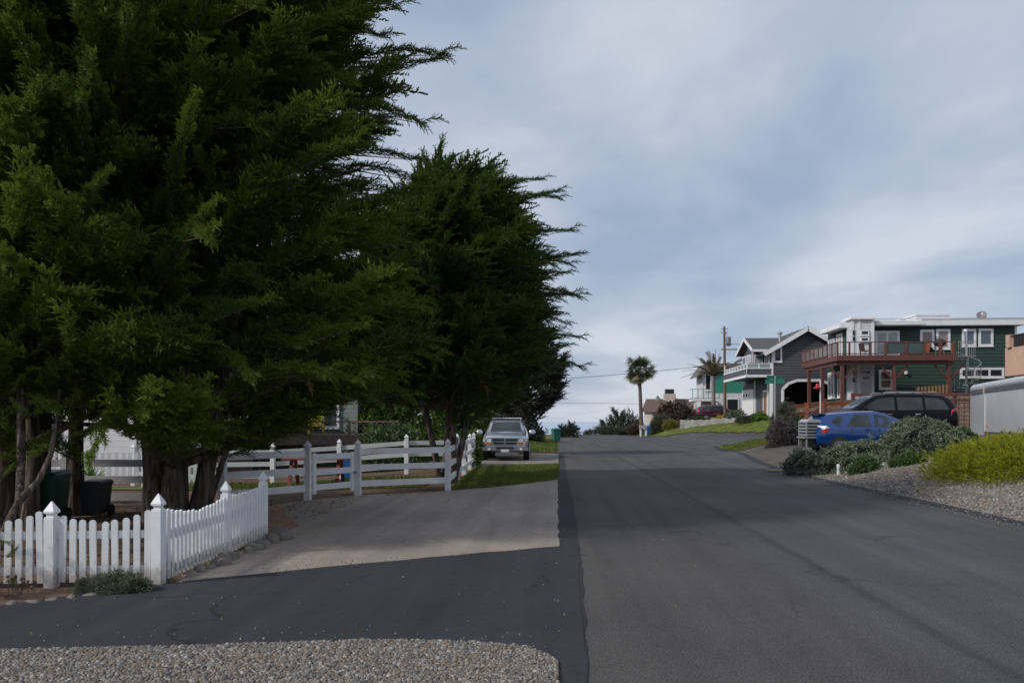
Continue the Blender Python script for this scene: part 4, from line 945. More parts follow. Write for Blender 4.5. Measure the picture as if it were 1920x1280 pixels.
mb = MB(); mb.box(gy, gy+.03, -.47, .47, .83, .865); mb.box(gy, gy+.03, -.022, .022, .72, .98)
mb.box(gy-.03, gy+.02, -.50, .50, .98, 1.01); mb.box(gy-.03, gy+.02, -.46, .46, .70, .725); mb.build('chrome_bar', chrome, gr)
for sg in (-1, 1):
    hl = lbox(t, 'headlight', clearlamp, [(gy-.04, sg*.53, .83), (gy-.10, sg*.84, .83), (gy-.10, sg*.84, .97), (gy-.04, sg*.54, .97)], (.06, sg*.01, 0))
    lbox(hl, 'turn_signal', amber, [(gy-.04, sg*.53, .72), (gy-.10, sg*.86, .70), (gy-.10, sg*.86, .825), (gy-.04, sg*.53, .825)], (.06, sg*.01, 0))
    mb = MB(); mb.lathe((.92, sg*1.07, 1.16), [(.03, 0), (.09, .02), (.10, .15), (.05, .2)], 10, .6, 1.3); mb.build('mirror', sp_, t, smooth=50)
    mb = MB(); mb.tube([(gy+.05, sg*.62, .53), (gy+.12, sg*.62, .53)], .06, 12); mb.build('fog_light', clearlamp, t)
    mb = MB(); mb.tube([(-1.8, sg*.58, 1.78), (-1.7, sg*.58, 1.86), (0, sg*.58, 1.88), (.1, sg*.58, 1.81)], .02, 6); mb.build('roof_rail', steel, t)
mb = MB(); mb.prism([(-.92, 0), (.92, 0), (.90, .2), (-.90, .2)], (gy-.1, 0, .44), (0,1,0), (0,0,1), (1,0,0), .20); bu = mb.build('bumper', mat('grey_bumper', (.16, .16, .18), .4, .1, 5, coat=.3), t, bevel=.03)
mb = MB(); mb.box(gy+.10, gy+.106, -.34, .34, .52, .62); mb.build('air_intake', blackp, bu)
mb = MB(); mb.box(gy+.107, gy+.115, -.16, .16, .40, .52); mb.build('licence_plate', mat('plate', (.55, .57, .6), .5), t)
for x in (-.4, -1.3):
    mb = MB(); mb.box(x-.04, x+.04, -.62, .62, 1.885, 1.92); mb.build('roof_bar', trim, t)
# --- enclosed trailer
t = thing('cargo_trailer', 'silver enclosed cargo trailer with rounded nose behind the golden juniper', 'trailer', (13.72, 24.7, h(14, 23)-.05), 0)
alum = mat('aluminium_skin', (.62, .63, .65), .36, .06, 1.2, metal=.45)
ax0 = Vector((-.27, -.963, 0)).normalized(); rgt = Vector((.963, -.27, 0))
def TP(s, w, z): q = ax0*s+rgt*w; return (q.x, q.y, z)
outl = [(4.6, 0), (0, 0), (-1.9, .03), (-2.3, .2), (-2.6, .6), (-2.7, 1.1), (-2.6, 1.6), (-2.3, 2.0), (-1.9, 2.17), (0, 2.2), (4.6, 2.2)]
mb = MB(); n = len(outl); z0, z1 = .5, 2.08
V = [TP(s, w, z0) for s, w in outl]+[TP(s, w, z1) for s, w in outl]+[TP(min(s, 4.55) if s > 0 else s*.93, .06+w*.945, z1+.10) for s, w in outl]
mb.add(V, [tuple(range(n))]+[tuple(2*n+k for k in range(n))]+[(i, (i+1) % n, n+(i+1) % n, n+i) for i in range(n)]+[(n+i, n+(i+1) % n, 2*n+(i+1) % n, 2*n+i) for i in range(n)])
mb.build('body', alum, t, smooth=30)
mb = MB(); mb.beam(TP(0, -.012, z0), TP(0, -.012, z1), .03, .14, ax0); mb.build('corner_post', mat('bright_aluminium', (.7, .72, .74), .3, .05, 4, metal=.6), t)
mb = MB(); mb.beam(TP(.05, -.01, z1-.02), TP(4.6, -.01, z1-.02), .025, .07); mb.build('top_trim', mat('bright_aluminium', (.7, .72, .74)), t)
mb = MB(); mb.beam(TP(-1.7, .0, z1-.17), TP(4.6, -.012, z1-.17), .022, .16); mb.build('light_band', mat('dark_band', (.07, .07, .08), .4), t)
mb = MB(); mb.beam(TP(.05, -.008, z0+.05), TP(4.6, -.008, z0+.05), .025, .12); mb.build('bottom_trim', mat('dark_trim', (.06, .06, .065), .5), t)
for s, z in ((.35, 1.93), (-.45, 1.93), (.35, .8)):
    mb = MB(); mb.beam(TP(s-.05, -.03, z), TP(s+.05, -.03, z), .03, .04); mb.build('marker_lamp', amber if z > 1 else redlamp, t)
for w in (.1, 2.1):
    for s in (1.9, 2.7):
        k = MB(); k.tube([TP(s, w-.11, .33), TP(s, w+.11, .33)], .33, 20); k.build('wheel', rubber, t)
mb = MB(); mb.beam(TP(-2.6, 1.1, .5), TP(-3.6, 1.1, .45), .1, .1); mb.build('tow_bar', blackp, t)

# ------------------------------------------------------------------ small things at the right verge
p = W(1572, 887, 21.5); t = thing('marker_post', 'short white marker post on the gravel in front of the shrubs', 'post', (p.x, p.y, h(p.x, p.y)))
mb = MB(); mb.lathe((0, 0, -.05), [(.045, 0), (.045, .30), (.05, .32), (.05, .37), (.03, .39)], 10); mb.build('pipe', white, t, smooth=40)
mb = MB(); mb.lathe((0, 0, .18), [(.048, 0), (.048, .03)], 10); mb.build('band', grey_and_shade, t)
p = W(1456, 880, 24.3); t = thing('meter_lid', 'pale grey utility lid at the driveway corner by the road edge', 'utility cover', (p.x, p.y, h(p.x, p.y)+.03))
mb = MB(); mb.box(-.3, .3, -.2, .2, 0, .05); mb.build('frame', stoneM, t, bevel=.01)
mb = MB(); mb.box(-.24, .24, -.14, .14, .05, .062); mb.build('cover', mat('yellowish_lid', (.33, .28, .12), .7), t)
# street name sign
p = W(1453, 790, 36); t = thing('street_sign', 'green street name blades crossed on a grey pole at the corner', 'street sign', (p.x, p.y, h(p.x, p.y)))
mb = MB(); mb.tube([(0, 0, -.1), (0, 0, 2.95)], .04, 10); mb.build('pole', steel, t, smooth=40)
sg = mat('sign_green', (.01, .20, .13), .35, .05, 4)
mb = MB(); mb.box(-.45, .45, -.012, .012, 2.90, 3.10); bl = mb.build('sign_blade', sg, t, bevel=.005)
mb = MB(); mb.beam((-.42, -.15, 3.20), (.42, .35, 3.20), .02, .18); mb.build('sign_blade', sg, t)
mb = MB(); mb.box(-.03, .03, -.04, .04, 2.84, 3.28); mb.build('bracket', steel, t)
# utility pole with transformer
p = W(1358, 785, 75); hp = h(p.x, p.y); t = thing('utility_pole', 'tall wooden utility pole with a transformer beside the dark grey house', 'utility pole', (p.x, p.y, hp))
mb = MB(); mb.tube([(.1, 0, -.3), (0, 0, W(1358, 612, 75).z-hp)], [.17, .11], 12); mb.build('pole', poleWood, t, smooth=40)
tz = W(1358, 640, 75).z-hp
mb = MB(); mb.lathe((.42, 0, tz-.45), [(.2, 0), (.24, .03), (.24, .85), (.2, .9)], 14); mb.build('transformer', mat('transformer_grey', (.12, .13, .14), .5), t, smooth=40)
mb = MB(); mb.box(-.3, 1.3, -.05, .05, tz-.85, tz-.75); mb.build('crossarm', poleWood, t)
mb = MB(); mb.tube([(.3, 0, tz+.5), (.16, 0, tz+.9), (0, 0, tz+1.1)], .02, 6); mb.build('cable_drop', blackp, t)
mb = MB()
for z in (tz+1.2, tz+.85): mb.box(-.35, .35, -.04, .04, z, z+.07); mb.lathe((-.3, 0, z+.07), [(.03, 0), (.04, .05), (.02, .1)], 8); mb.lathe((.3, 0, z+.07), [(.03, 0), (.04, .05), (.02, .1)], 8)
mb.build('insulator_arm', steel, t)
wireM = mat('black_wire', (.03, .032, .036), .6)
def wire(label, a, b, sag, r, grp):
    a, b = Vector(a), Vector(b); mb = MB(); mb.tube([a.lerp(b, i/16)-Vector((0, 0, sag*4*(i/16)*(1-i/16))) for i in range(17)], r, 5)
    return tag(mb.build('power_line', wireM), label, 'wire', grp)
wire('upper overhead wire sagging from the cypress to the utility pole', W(960, 716, 66), W(1357, 682, 75), .15, .022, None)
wire('lower thin overhead wire low above the sea left of the fan palm', W(950, 757, 100), W(1300, 760, 120), -.2, .022, None)
wire('short service wire from the utility pole to the grey house roof', W(1362, 644, 75), W(1412, 645, 66), .05, .03, None)

# ------------------------------------------------------------------ palms
p = W(1203, 814, 86); t = thing('fan_palm', 'tall fan palm with a round dark crown at the road crest', 'palm tree', (p.x, p.y, h(p.x, p.y)))
zt = W(1200, 693, 86).z-h(p.x, p.y)
mb = MB(); pth = [(0, 0, -.2)]; rad = [.30]
for i in range(1, 25): pth.append((-.28*(i/24)**1.2+.0, 0, zt*i/24)); rad.append((.23-.06*i/24)+(.02 if i % 2 else 0))
mb.tube(pth, rad, 12); mb.build('trunk', palmbark, t, smooth=50)
def fan_template(seed, n=13):
    r = rng(seed); V = []; Fc = []
    V += [[0, -.012, 0], [0, .012, 0], [.55, 0, 0]]; Fc.append((0, 1, 2))
    for i in range(n):
        a = (i/(n-1)-.5)*2.6+r.uniform(-.05, .05); L = .5*r.uniform(.8, 1.1); d = np.array([math.cos(a), math.sin(a), -.12-.15*abs(a)]); s = np.array([-math.sin(a), math.cos(a), 0])*.024
        b = np.array([.5, 0, 0]); o = len(V); V += [list(b), list(b+d*L*.5+s), list(b+d*L), list(b+d*L*.5-s)]; Fc += [(o, o+1, o+2), (o, o+2, o+3)]
    return np.array(V), np.array(Fc)
FANS = [fan_template(i) for i in range(4)]
r = rng(72); n = 100; D = r.normal(size=(n, 3)); D[:, 2] = D[:, 2]*1.1+.30
v, f = scatter(FANS, np.tile([-.28, 0, zt], (n, 1))+r.normal(size=(n, 3))*.12, D, r.uniform(1.3, 2.15, n), 71); tri_mesh('fronds', v, f, palmleaf, t)
n = 46; D = r.normal(size=(n, 3))*[1, 1, .3]+[0, 0, -1.0]
v, f = scatter(FANS, np.tile([-.28, 0, zt-.15], (n, 1))+r.normal(size=(n, 3))*.12, D, r.uniform(.8, 1.8, n), 72, True); tri_mesh('dead_skirt', v, f, palmdead, t)
p = W(1337, 785, 78); zb = h(p.x, p.y); t = thing('feather_palm', 'shaggy feather palm in front of the green and white house', 'palm tree', (p.x, p.y, zb))
zt = W(1337, 705, 78).z-zb
mb = MB(); mb.tube([(0, 0, -.2), (.05, 0, zt*.5), (0, 0, zt)], [.26, .20, .2], 10); mb.build('trunk', mat('pale_palm_bark', (.2, .18, .165), .9, .2, 6, bump=.4), t, smooth=50)
r = rng(75); V = []; Fc = []
for k in range(44):
    a = r.uniform(0, 6.28); el = r.uniform(.35, 1.45); L = r.uniform(2.2, 3.3); d = np.array([math.cos(a)*math.cos(el), math.sin(a)*math.cos(el), math.sin(el)])
    for i in range(24):
        q = (i+1)/24; c = np.array([0, 0, zt])+d*L*q+np.array([-.35*q*q, 0, -1.0*q*q*math.cos(el)-.25*q**3]); sd = np.cross(d, [0, 0, 1.]); sd /= np.linalg.norm(sd)+1e-6
        for s in (1, -1):
            ll = .5*(1-.6*abs(q-.5)); e = c+sd*s*ll*.7+d*ll*.5+np.array([0, 0, -.35*ll]); o = len(V); V += [c-d*.035, c+d*.035, e]; Fc.append((o, o+1, o+2))
tri_mesh('fronds', np.array(V), np.array(Fc), mat('olive_palm_frond', (.085, .075, .04), .6, .2, 2, island=.5, col2=(.2, .18, .11)), t)

# ------------------------------------------------------------------ dark grey house with white trim
def laps(mb, x0, x1, z0, z1, y, pitch, edge=None):
    z = z0
    while z < z1-.02:
        zz = min(z+pitch, z1); l, r_ = (x0, x1) if not edge else edge(z, zz)
        if r_-l > .2: mb.add([(l, y-.032, z), (r_, y-.032, z), (r_, y-.006, zz), (l, y-.006, zz), (l, y-.003, z), (r_, y-.003, z)], [(0, 1, 2, 3), (0, 4, 5, 1), (3, 2, 5, 4), (0, 3, 4), (1, 5, 2)])
        z += pitch
t = thing('house', 'dark grey gabled house with white trim, balcony and white garage door', 'house')
gs = siding('charcoal_siding', (.072, .071, .088), .21)
Y0 = 64.0; xl = WY(1447, 700, Y0).x; xr = xl+9.4; zg = 1.6; zr = WY(1512, 617, Y0).z; xm = WY(1512, 617, Y0).x; ze = WY(1447, 655, Y0).z
za = WY(1500, 713, Y0).z; ax1 = WY(1467, 720, Y0).x; ax2 = WY(1566, 720, Y0).x
slope = (zr-ze)/(xm-xl); zer = zr-slope*(xr-xm)
mb = MB()
outl = [(xl, zg), (ax1, zg), (ax1, za-.75), (ax1+.5, za-.25), (ax1+1.2, za), (ax2-1.2, za), (ax2-.5, za-.3), (ax2, za-.8), (ax2, zg), (xr, zg), (xr, zer), (xm, zr), (xl, ze)]
mb.prism(outl, (0, Y0, 0), (1,0,0), (0,0,1), (0,1,0), .2)
laps(mb, xl, xr, za+.05, zr-.3, Y0, .24, lambda z, zz: (max(xl+.12, xm-(zr-zz)/slope), min(xr, xm+(zr-zz)/slope)))
laps(mb, xl+.12, ax1-.15, zg, za+.05, Y0, .24)
mb.build('gable_wall', gs, t)
mb = MB(); arch = outl[1:9]
for a, b in zip(arch, arch[1:]): mb.beam((a[0], Y0-.05, a[1]), (b[0], Y0-.05, b[1]), .1, .22, (0,1,0) if False else (0,0,1) if abs(b[0]-a[0]) > .01 else (1,0,0))
mb.build('arch_trim', trim, t)
Y1 = 73.6
mb = MB(); mb.box(xl, xl+.2, Y0+.2, Y1, zg, ze); mb.box(xr-.2, xr, Y0+.2, Y1, zg, zer); mb.box(xl+.2, xr-.2, Y1-.2, Y1, zg, ze); mb.box(xl+.2, xr-.2, Y0+.2, Y1-.2, za+.3, za+.45); mb.box(xl+.2, xr-.2, Y0+5, Y0+5.2, zg, za+.3)
mb.build('wall', gs, t)
# roof
mb = MB()
def roofslab(mb, pts, th=.18): 
    P = [Vector(p) for p in pts]; n = len(P); mb.add(P+[p+Vector((0, 0, th)) for p in P], [tuple(range(n))[::-1], tuple(range(n, 2*n))]+[(i, (i+1) % n, n+(i+1) % n, n+i) for i in range(n)])
ovx = .75
roofslab(mb, [(xl-ovx, Y0-.45, ze-slope*ovx), (xm, Y0-.45, zr), (xm, Y1+.4, zr), (xl-ovx, Y1+.4, ze-slope*ovx)])
roofslab(mb, [(xm+.002, Y0-.45, zr), (xr+ovx, Y0-.45, zer-slope*ovx), (xr+ovx, Y1+.4, zer-slope*ovx), (xm+.002, Y1+.4, zr)])
gx0 = 16.75; gy0, gym, gy1 = 64.4, 67.2, 70.2; gzr = zr-.5; gze = gzr-1.25
roofslab(mb, [(gx0, gy0, gze), (xm-.8, gy0, gze), (xm-.4, gym, gzr), (gx0, gym, gzr)], .14); roofslab(mb, [(gx0, gym+.002, gzr), (xm-.4, gym+.002, gzr), (xm-.8, gy1, gze), (gx0, gy1, gze)], .14)
rf = mb.build('roof', shingle, t)
mb = MB(); th = .34
for x0, z0, x1, z1 in ((xl-ovx, ze-slope*ovx, xm, zr), (xm, zr, xr+ovx, zer-slope*ovx)): mb.beam((x0, Y0-.48, z0+.0), (x1, Y0-.48, z1+.0), .05, th)
mb.build('barge_board', trim, t)
mb = MB()
for y0, z0, y1, z1 in ((gy0, gze, gym, gzr), (gym, gzr, gy1, gze)): mb.beam((gx0-.03, y0, z0+.03), (gx0-.03, y1, z1+.03), .05, .26)
mb.beam((gx0, gy0-.03, gze+.02), (xl-.2, gy0-.03, gze+.02), .05, .2); mb.build('barge_board', trim, t)
mb = MB(); mb.box(xm+.3, xm+1.4, Y0+1.6, Y0+2.8, zr-.5, zr+.35); mb.build('chimney', trim, rf)
mb = MB(); vx = WY(1459, 630, 66).x; mb.lathe((vx, 65.5, zr-1.4), [(.12, 0), (.12, 1.15), (.22, 1.2), (.22, 1.32), (.1, 1.4)], 10); mb.build('vent_pipe', steel, rf)
# gable window
a = WY(1447.5+1, 650, Y0); b = WY(1466, 679, Y0); window(t, 'y', Y0, a.x+.05, b.x, b.z, a.z, .14, glass)
# balcony
bx0 = WY(1400, 700, Y0).x; bz0 = WY(1400, 706.5, Y0).z; bz1 = WY(1400, 691.5, Y0).z; brz = WY(1400, 681, Y0).z; by1 = 72.4
mb = MB(); mb.box(bx0+.14, xl-.003, Y0+.14, by1-.14, bz0+.05, bz0+.28); bal = mb.build('balcony', gs, t)
mb = MB(); mb.box(bx0, xl, Y0-.003, Y0+.13, bz0+.1, bz1); mb.box(bx0, bx0+.13, Y0+.13, by1, bz0+.1, bz1); mb.box(bx0+.13, xl, by1-.13, by1, bz0+.1, bz1); mb.build('parapet', gs, bal)
mb = MB(); mb.box(bx0-.03, xl, Y0-.04, Y0-.005, bz0-.03, bz0+.19); mb.box(bx0-.04, bx0-.002, Y0-.04, by1+.03, bz0-.03, bz0+.19); mb.box(bx0-.02, bx0+.02, Y0-.045, Y0-.006, bz0+.19, bz1); mb.box(bx0-.04, xl, Y0-.05, Y0+.16, bz1+.002, bz1+.08); mb.box(bx0-.04, bx0+.16, Y0+.16, by1+.03, bz1+.002, bz1+.08); mb.build('balcony_trim', trim, bal)
mb = MB(); mb.box(bx0-.01, xl, Y0+.02, Y0+.1, brz-.06, brz); mb.box(bx0+.02, bx0+.1, Y0+.1, by1, brz-.06, brz)
for i in range(3): x = bx0+.05+(xl-bx0-.1)*i/2; mb.box(x-.05, x+.05, Y0+.02, Y0+.1, bz1+.08, brz-.06)
for i in range(1, 9): y = Y0+.06+(by1-Y0-.1)*i/8; mb.box(bx0+.02, bx0+.1, y-.06, y+.06, bz1+.08, brz-.06+(.5 if i == 8 else 0))
mb.build('balcony_rail', trim, bal)
mb = MB(); mb.box(bx0+.05, bx0+.06, Y0+.1, by1, bz1+.08, brz-.06); mb.box(bx0+.1, xl, Y0+.05, Y0+.06, bz1+.08, brz-.06); mb.build('glass_panel', mat('pale_glass', (.25, .33, .34), .08, .1, 3), bal)
# bay under cross gable
mb = MB(); bw0 = xl-1.0; mb.box(bw0, xl-.003, 66.3, 70.0, bz0+.3, gze+.05); mb.prism([(66.3, 0), (70.0, 0), (68.15, 1.0)], (bw0, 0, gze+.05), (0,1,0), (0,0,1), (1,0,0), .2); bay = mb.build('bay', gs, t)
window(t, 'y', 66.3, bw0+.12, xl-.1, bz0+.8, gze-.15, .12, palepane, trim, 0)
mb = MB(); mb.box(bw0-.06, bw0+.08, 66.22, 66.298, bz0+.3, gze+.03); mb.build('corner_post', trim, t)
window(t, 'x', bw0, 66.7, 67.9, bz0+.5, gze-.1, .12, palepane, trim, 0); window(t, 'x', bw0, 68.3, 69.6, bz0+.5, gze-.1, .12, glass, trim, 0)
window(t, 'x', xl, 64.5, 65.9, bz0+.4, gze-.1, .12, palepane, trim, 1)
mb = MB(); mb.box(bx0+.5, bx0+1.1, Y0+.9, Y0+1.5, bz0+.28, bz0+1.25); mb.build('bench', blackp, bal)
# garage level
ga0, ga1 = WX(1413, 760, xl).y, WX(1394, 760, xl).y; gz1 = WX(1404, 732, xl).z
mb = MB(); mb.box(xl-.05, xl-.003, ga0, ga1, zg, gz1-.12); gd_ = mb.build('garage_door', mat('white_door', (.78, .79, .8), .4, .04, 3), t)
for i in range(4): y = ga0+.35+(ga1-ga0-.7)*i/3; mb = MB(); mb.box(xl-.062, xl-.051, y-.25, y+.25, gz1-.55, gz1-.3); mb.build('door_window', glass, gd_)
mb = MB(); mb.box(xl-.09, xl-.004, ga0-.2, ga0-.005, zg, gz1); mb.box(xl-.09, xl-.004, ga1+.005, ga1+.2, zg, gz1); mb.box(xl-.09, xl-.004, ga0, ga1, gz1-.115, gz1+.08); mb.build('door_trim', trim, t)
for px_ in (1417, 1441.5, 1446.3): y = WX(px_, 750, xl).y; mb = MB(); mb.box(xl-.12, xl-.002, y-.11, y+.11, zg, bz0); mb.build('corner_board', trim, t)
mb = MB(); mb.box(xl-.02, xl+.12, Y0-.05, Y0-.004, zg, ze-.1); mb.build('corner_board', trim, t)
ya = WX(1440.3, 750, xl).y; yb_ = WX(1432, 750, xl).y
mb = MB(); mb.box(xl-.06, xl-.003, ya, yb_, zg, zg+2.6); fd = mb.build('front_door', mat('brown_door', (.25, .11, .06), .5), t)
mb = MB(); mb.box(xl-.08, xl-.061, ya, ya+.16, zg, zg+2.75); mb.box(xl-.08, xl-.061, yb_-.16, yb_, zg, zg+2.75); mb.box(xl-.08, xl-.061, ya+.16, yb_-.16, zg+2.6, zg+2.75); mb.build('door_frame', trim, fd)

# ------------------------------------------------------------------ green house with red deck
t = thing('house', 'dark green flat-roofed house with white trim and raised red-brown deck', 'house')
gn = siding('forest_green_siding', (.026, .055, .042), .24)
GY = 58.0; gx0 = WY(1638, 660, GY).x; gx1 = WY(1906, 660, GY).x; gxl = WY(1592, 660, GY).x; gzb = 3.0; gzt = WY(1700, 612, GY).z
mb = MB(); mb.box(gxl, gx1, GY, GY+4.4, gzb, gzt); laps(mb, gx0+.05, gx1-.15, gzb+.1, gzt, GY, .26); mb.build('wall', gn, t)
mb = MB(); fz = WY(1700, 603, GY).z
mb.box(gx0-.2, WY(1722, 600, GY).x, GY-.9, GY+4.3, gzt+.003, fz); mb.box(WY(1722, 600, GY).x+.003, gx1+.4, GY-.45, GY+4.3, gzt+.003, fz+.12); mb.box(gxl-.75, gx0-.203, GY-.2, GY+4.0, gzt-.1, fz-.12)
rf = mb.build('roof', trim, t, bevel=.03)
mb = MB(); q0, q1 = WY(1720, 600, GY).x, WY(1783, 600, GY).x; mb.box(q0, q1, GY+.2, GY+4, fz+.12, fz+.5); mb.box(q0-.12, q1+.12, GY+.1, GY+4.1, fz+.5, fz+.58); mb.build('raised_parapet', trim, rf)
mb = MB(); mb.lathe((WY(1744, 600, GY).x, GY+2, fz+.58), [(.75, 0), (.72, .08), (.4, .2), (.06, .25)], 16); mb.build('skylight', mat('brown_dome', (.09, .07, .07), .5), rf, smooth=40)
mb = MB(); mb.box(gx0-.1, gx1+.45, GY-.5, GY-.46, fz+.13, fz+.18); mb.build('gutter', steel, rf)
# white two-storey bay
bxa, bxb = WY(1597, 640, GY-1.0).x, WY(1638, 640, GY-1.0).x; bzt = WY(1620, 599, GY-1).z
wb = siding('pale_grey_panel', (.50, .53, .56), .35)
mb = MB(); mb.box(bxa, bxb, GY-1.0, GY-.003, gzb, bzt); bay = mb.build('bay', wb, t)
mb = MB(); mb.box(bxa-.15, bxb+.15, GY-1.18, GY+.6, bzt+.002, bzt+.12); mb.box(bxa-.1, bxb+.1, GY-1.1, GY+.5, bzt+.121, bzt+.22); mb.build('bay_roof', trim, bay)
mb = MB()
for x in (bxa+.06, bxa+.52, bxb-.06): mb.box(x-.1, x+.1, GY-1.04, GY-1.003, gzb, bzt)
mb.build('bay_trim', trim, bay)
for px0, px1, py0, py1 in ((1613, 1629, 619, 629), (1613, 1629, 632, 641), (1615, 1633, 693, 702), (1615, 1633, 705, 713)):
    a, b = WY(px0, py1, GY-1), WY(px1, py0, GY-1); window(t, 'y', GY-1.0, a.x, b.x, a.z, b.z, .08, glass)
for py in (624, 635, 700, 712):
    a = WY(1600.5, py, GY-1); mb = MB(); mb.box(a.x-.09, a.x+.09, GY-1.045, GY-1.005, a.z-.18, a.z+.18); mb.build('small_window', glass, t)
def gw(px0, px1, py0, py1, **k):
    a, b = WY(px0, py1, GY), WY(px1, py0, GY); return window(t, 'y', GY, a.x, b.x, a.z, b.z, **k)
gw(1640, 1686, 620, 668, fw=.17, mull=1, pane=palepane, hbar=True)
gw(1724.5, 1751, 618, 655, fw=.17, pane=blind); gw(1754.5, 1781, 617, 655, fw=.17, pane=blind)
gw(1803, 1829.5, 616.5, 650, fw=.17, pane=mat('blue_pane', (.10, .13, .17), .1)); gw(1834, 1861.5, 616, 649.5, fw=.17, pane=mat('blue_pane', (.10, .13, .17)))
gw(1799.5, 1882, 689, 709, fw=.17, mull=2, pane=glass); gw(1647, 1673, 693, 730, fw=.17, pane=glass, hbar=True)
# windows of the left side wall
for ya_, yb2, z0, z1 in ((59.2, 60.4, 6.3, 8.5), (60.8, 62.2, 6.3, 8.3), (59.0, 60.2, 3.5, 5.6), (60.8, 62.2, 3.5, 5.6)): window(t, 'x', gxl, ya_, yb2, z0, z1, .15, palepane, trim, 1)
a = WY(1698, 700, GY); mb = MB(); mb.lathe((a.x, GY-.1, a.z-.1), [(.05, 0), (.12, .05), (.12, .22), (.05, .28)], 10); mb.build('wall_lamp', trim, t)
mb = MB(); a = WY(1905, 640, GY); mb.box(gx1-.14, gx1+.02, GY-.03, GY-.004, gzb, gzt); mb.build('corner_board', trim, t)
# deck
DY = 53.5; dxl = WY(1570, 670, DY).x; dxr = WY(1792, 670, DY).x; dz = WY(1600, 667, DY).z; dr = WY(1600, 640.5, DY).z; dy1 = 61.0
mb = MB(); mb.box(dxl, dxr, DY, GY-1.2, dz-.12, dz); mb.box(dxl, gxl-.1, GY-1.2, dy1, dz-.12, dz); deck = mb.build('deck', redwood, t)
mb = MB(); mb.box(dxl-.05, dxr+.1, DY-.06, DY-.003, dz-.34, dz+.04); mb.box(dxl-.06, dxl-.003, DY, dy1, dz-.34, dz+.04); mb.beam((dxl+.2, DY+.3, dz-.48), (dxr, DY+.3, dz-.48), .15, .25); mb.beam((dxl+.2, DY+.4, dz-.48), (dxl+.2, dy1, dz-.48), .15, .25)
for i in range(14): x = dxl+.5+(dxr-dxl-.8)*i/13; mb.box(x-.03, x+.03, DY+.45, GY-1.2, dz-.34, dz-.122)
mb.build('deck_frame', redwood, deck)
def dpost(x, y, brace=True):
    mb = MB(); mb.box(x-.11, x+.11, y-.11, y+.11, h(x, y)-.2, dz-.6); mb.build('post', redwood, deck)
    if brace:
        mb = MB()
        for s in (-1, 1): mb.beam((x+s*.14, y, dz-1.55), (x+s*.95, y, dz-.65), .1, .13, (0,1,0))
        mb.build('brace', redwood, deck)
dpost(WY(1579, 700, DY+.3).x, DY+.3); dpost(WY(1676, 700, DY+.3).x, DY+.3); dpost(WY(1779, 700, DY+.3).x, DY+.3); dpost(dxl+.2, 57.0, False); dpost(dxl+.2, 59.9, False)
mb = MB(); mb.box(dxl-.05, dxr, DY-.02, DY+.10, dr-.06, dr); mb.box(dxl, dxr, DY+.01, DY+.06, dz+.12, dz+.18); mb.box(dxl-.05, dxl+.07, DY+.1, dy1, dr-.06, dr); mb.box(dxl-.02, dxl+.04, DY+.1, dy1, dz+.12, dz+.18)
mb.build('handrail', redwood, deck)
for px_ in (1571, 1593, 1632, 1661, 1699, 1733, 1763, 1788):
    x = WY(px_, 660, DY).x; mb = MB(); w = .10 if px_ < 1600 else .16; mb.box(x-w/2, x+w/2, DY-.03, DY+.09, dz+.04, dr-.06); mb.build('rail_post', redwood, deck)
for i in range(1, 9): y = DY+.1+(dy1-DY-.15)*i/8; mb = MB(); mb.box(dxl-.04, dxl+.06, y-.06, y+.06, dz+.04, dr-.06); mb.build('rail_post', redwood, deck)
for x0, x1 in ((1733, 1743), (1761, 1767), (1784, 1791)):
    mb = MB(); mb.box(WY(x0, 660, DY).x, WY(x1, 660, DY).x, DY+.0, DY+.05, dz+.19, dr-.07); mb.build('rail_board', orangewood, deck)
mb = MB(); mb.box(dxl-.005, dxl+.005, DY+.1, dy1, dz+.19, dr-.07); mb.build('glass_panel', mat('smoky_glass', (.16, .13, .13), .1), deck)
for x0, x1 in ((1662, 1698), (1700, 1732)):
    mb = MB(); mb.box(WY(x0, 660, DY).x, WY(x1, 660, DY).x, DY+.03, DY+.04, dz+.19, dr-.07); mb.build('glass_panel', glass if False else mat('teal_glass', (.05, .085, .085), .12), deck)
# spiral staircase
sx, sy = WY(1812, 700, DY+1.3).x, DY+1.3; sz = h(sx, sy)
t = thing('spiral_staircase', 'grey metal spiral staircase at the right end of the red-brown deck', 'staircase', (sx, sy, sz))
mb = MB(); top = dz-sz; mb.tube([(0, 0, -.1), (0, 0, top+1.9)], .07, 10); mb.build('pole', steel, t, smooth=40)
HR = []
for i in range(15):
    a = math.pi*.9+i*2*math.pi*1.05/15; z = top*(i+1)/16; mb = MB()
    mb.prism([(.06, -.05), (.92, -.17), (.92, .17), (.06, .05)], (0, 0, z), (math.cos(a), math.sin(a), 0), (-math.sin(a), math.cos(a), 0), (0, 0, 1), .04); mb.build('tread', steel, t)
    e = (.9*math.cos(a), .9*math.sin(a)); mb = MB(); mb.tube([(e[0], e[1], z), (e[0], e[1], z+.95)], .018, 6); mb.build('baluster', steel, t); HR.append((e[0], e[1], z+.95))
mb = MB(); mb.tube(HR, .025, 6); mb.build('handrail', steel, t)
mb = MB(); mb.box(-1.05, .15, -.9, .2, top-.06, top); mb.build('landing', steel, t)
mb = MB(); mb.tube([(-1.0, -.88, top+1.0), (.12, -.88, top+1.0), (.12, .2, top+1.0)], .025, 6)
for i in range(10): mb.tube([(-1.0+i*.124, -.88, top), (-1.0+i*.124, -.88, top+1.0)], .012, 5)
mb.build('guard_rail', steel, t)
mb = MB(); mb.lathe((-.06, 0, top+1.75), [(.06, 0), (.12, .04), (.12, .16), (.05, .22)], 10); mb.build('lamp', trim, t)
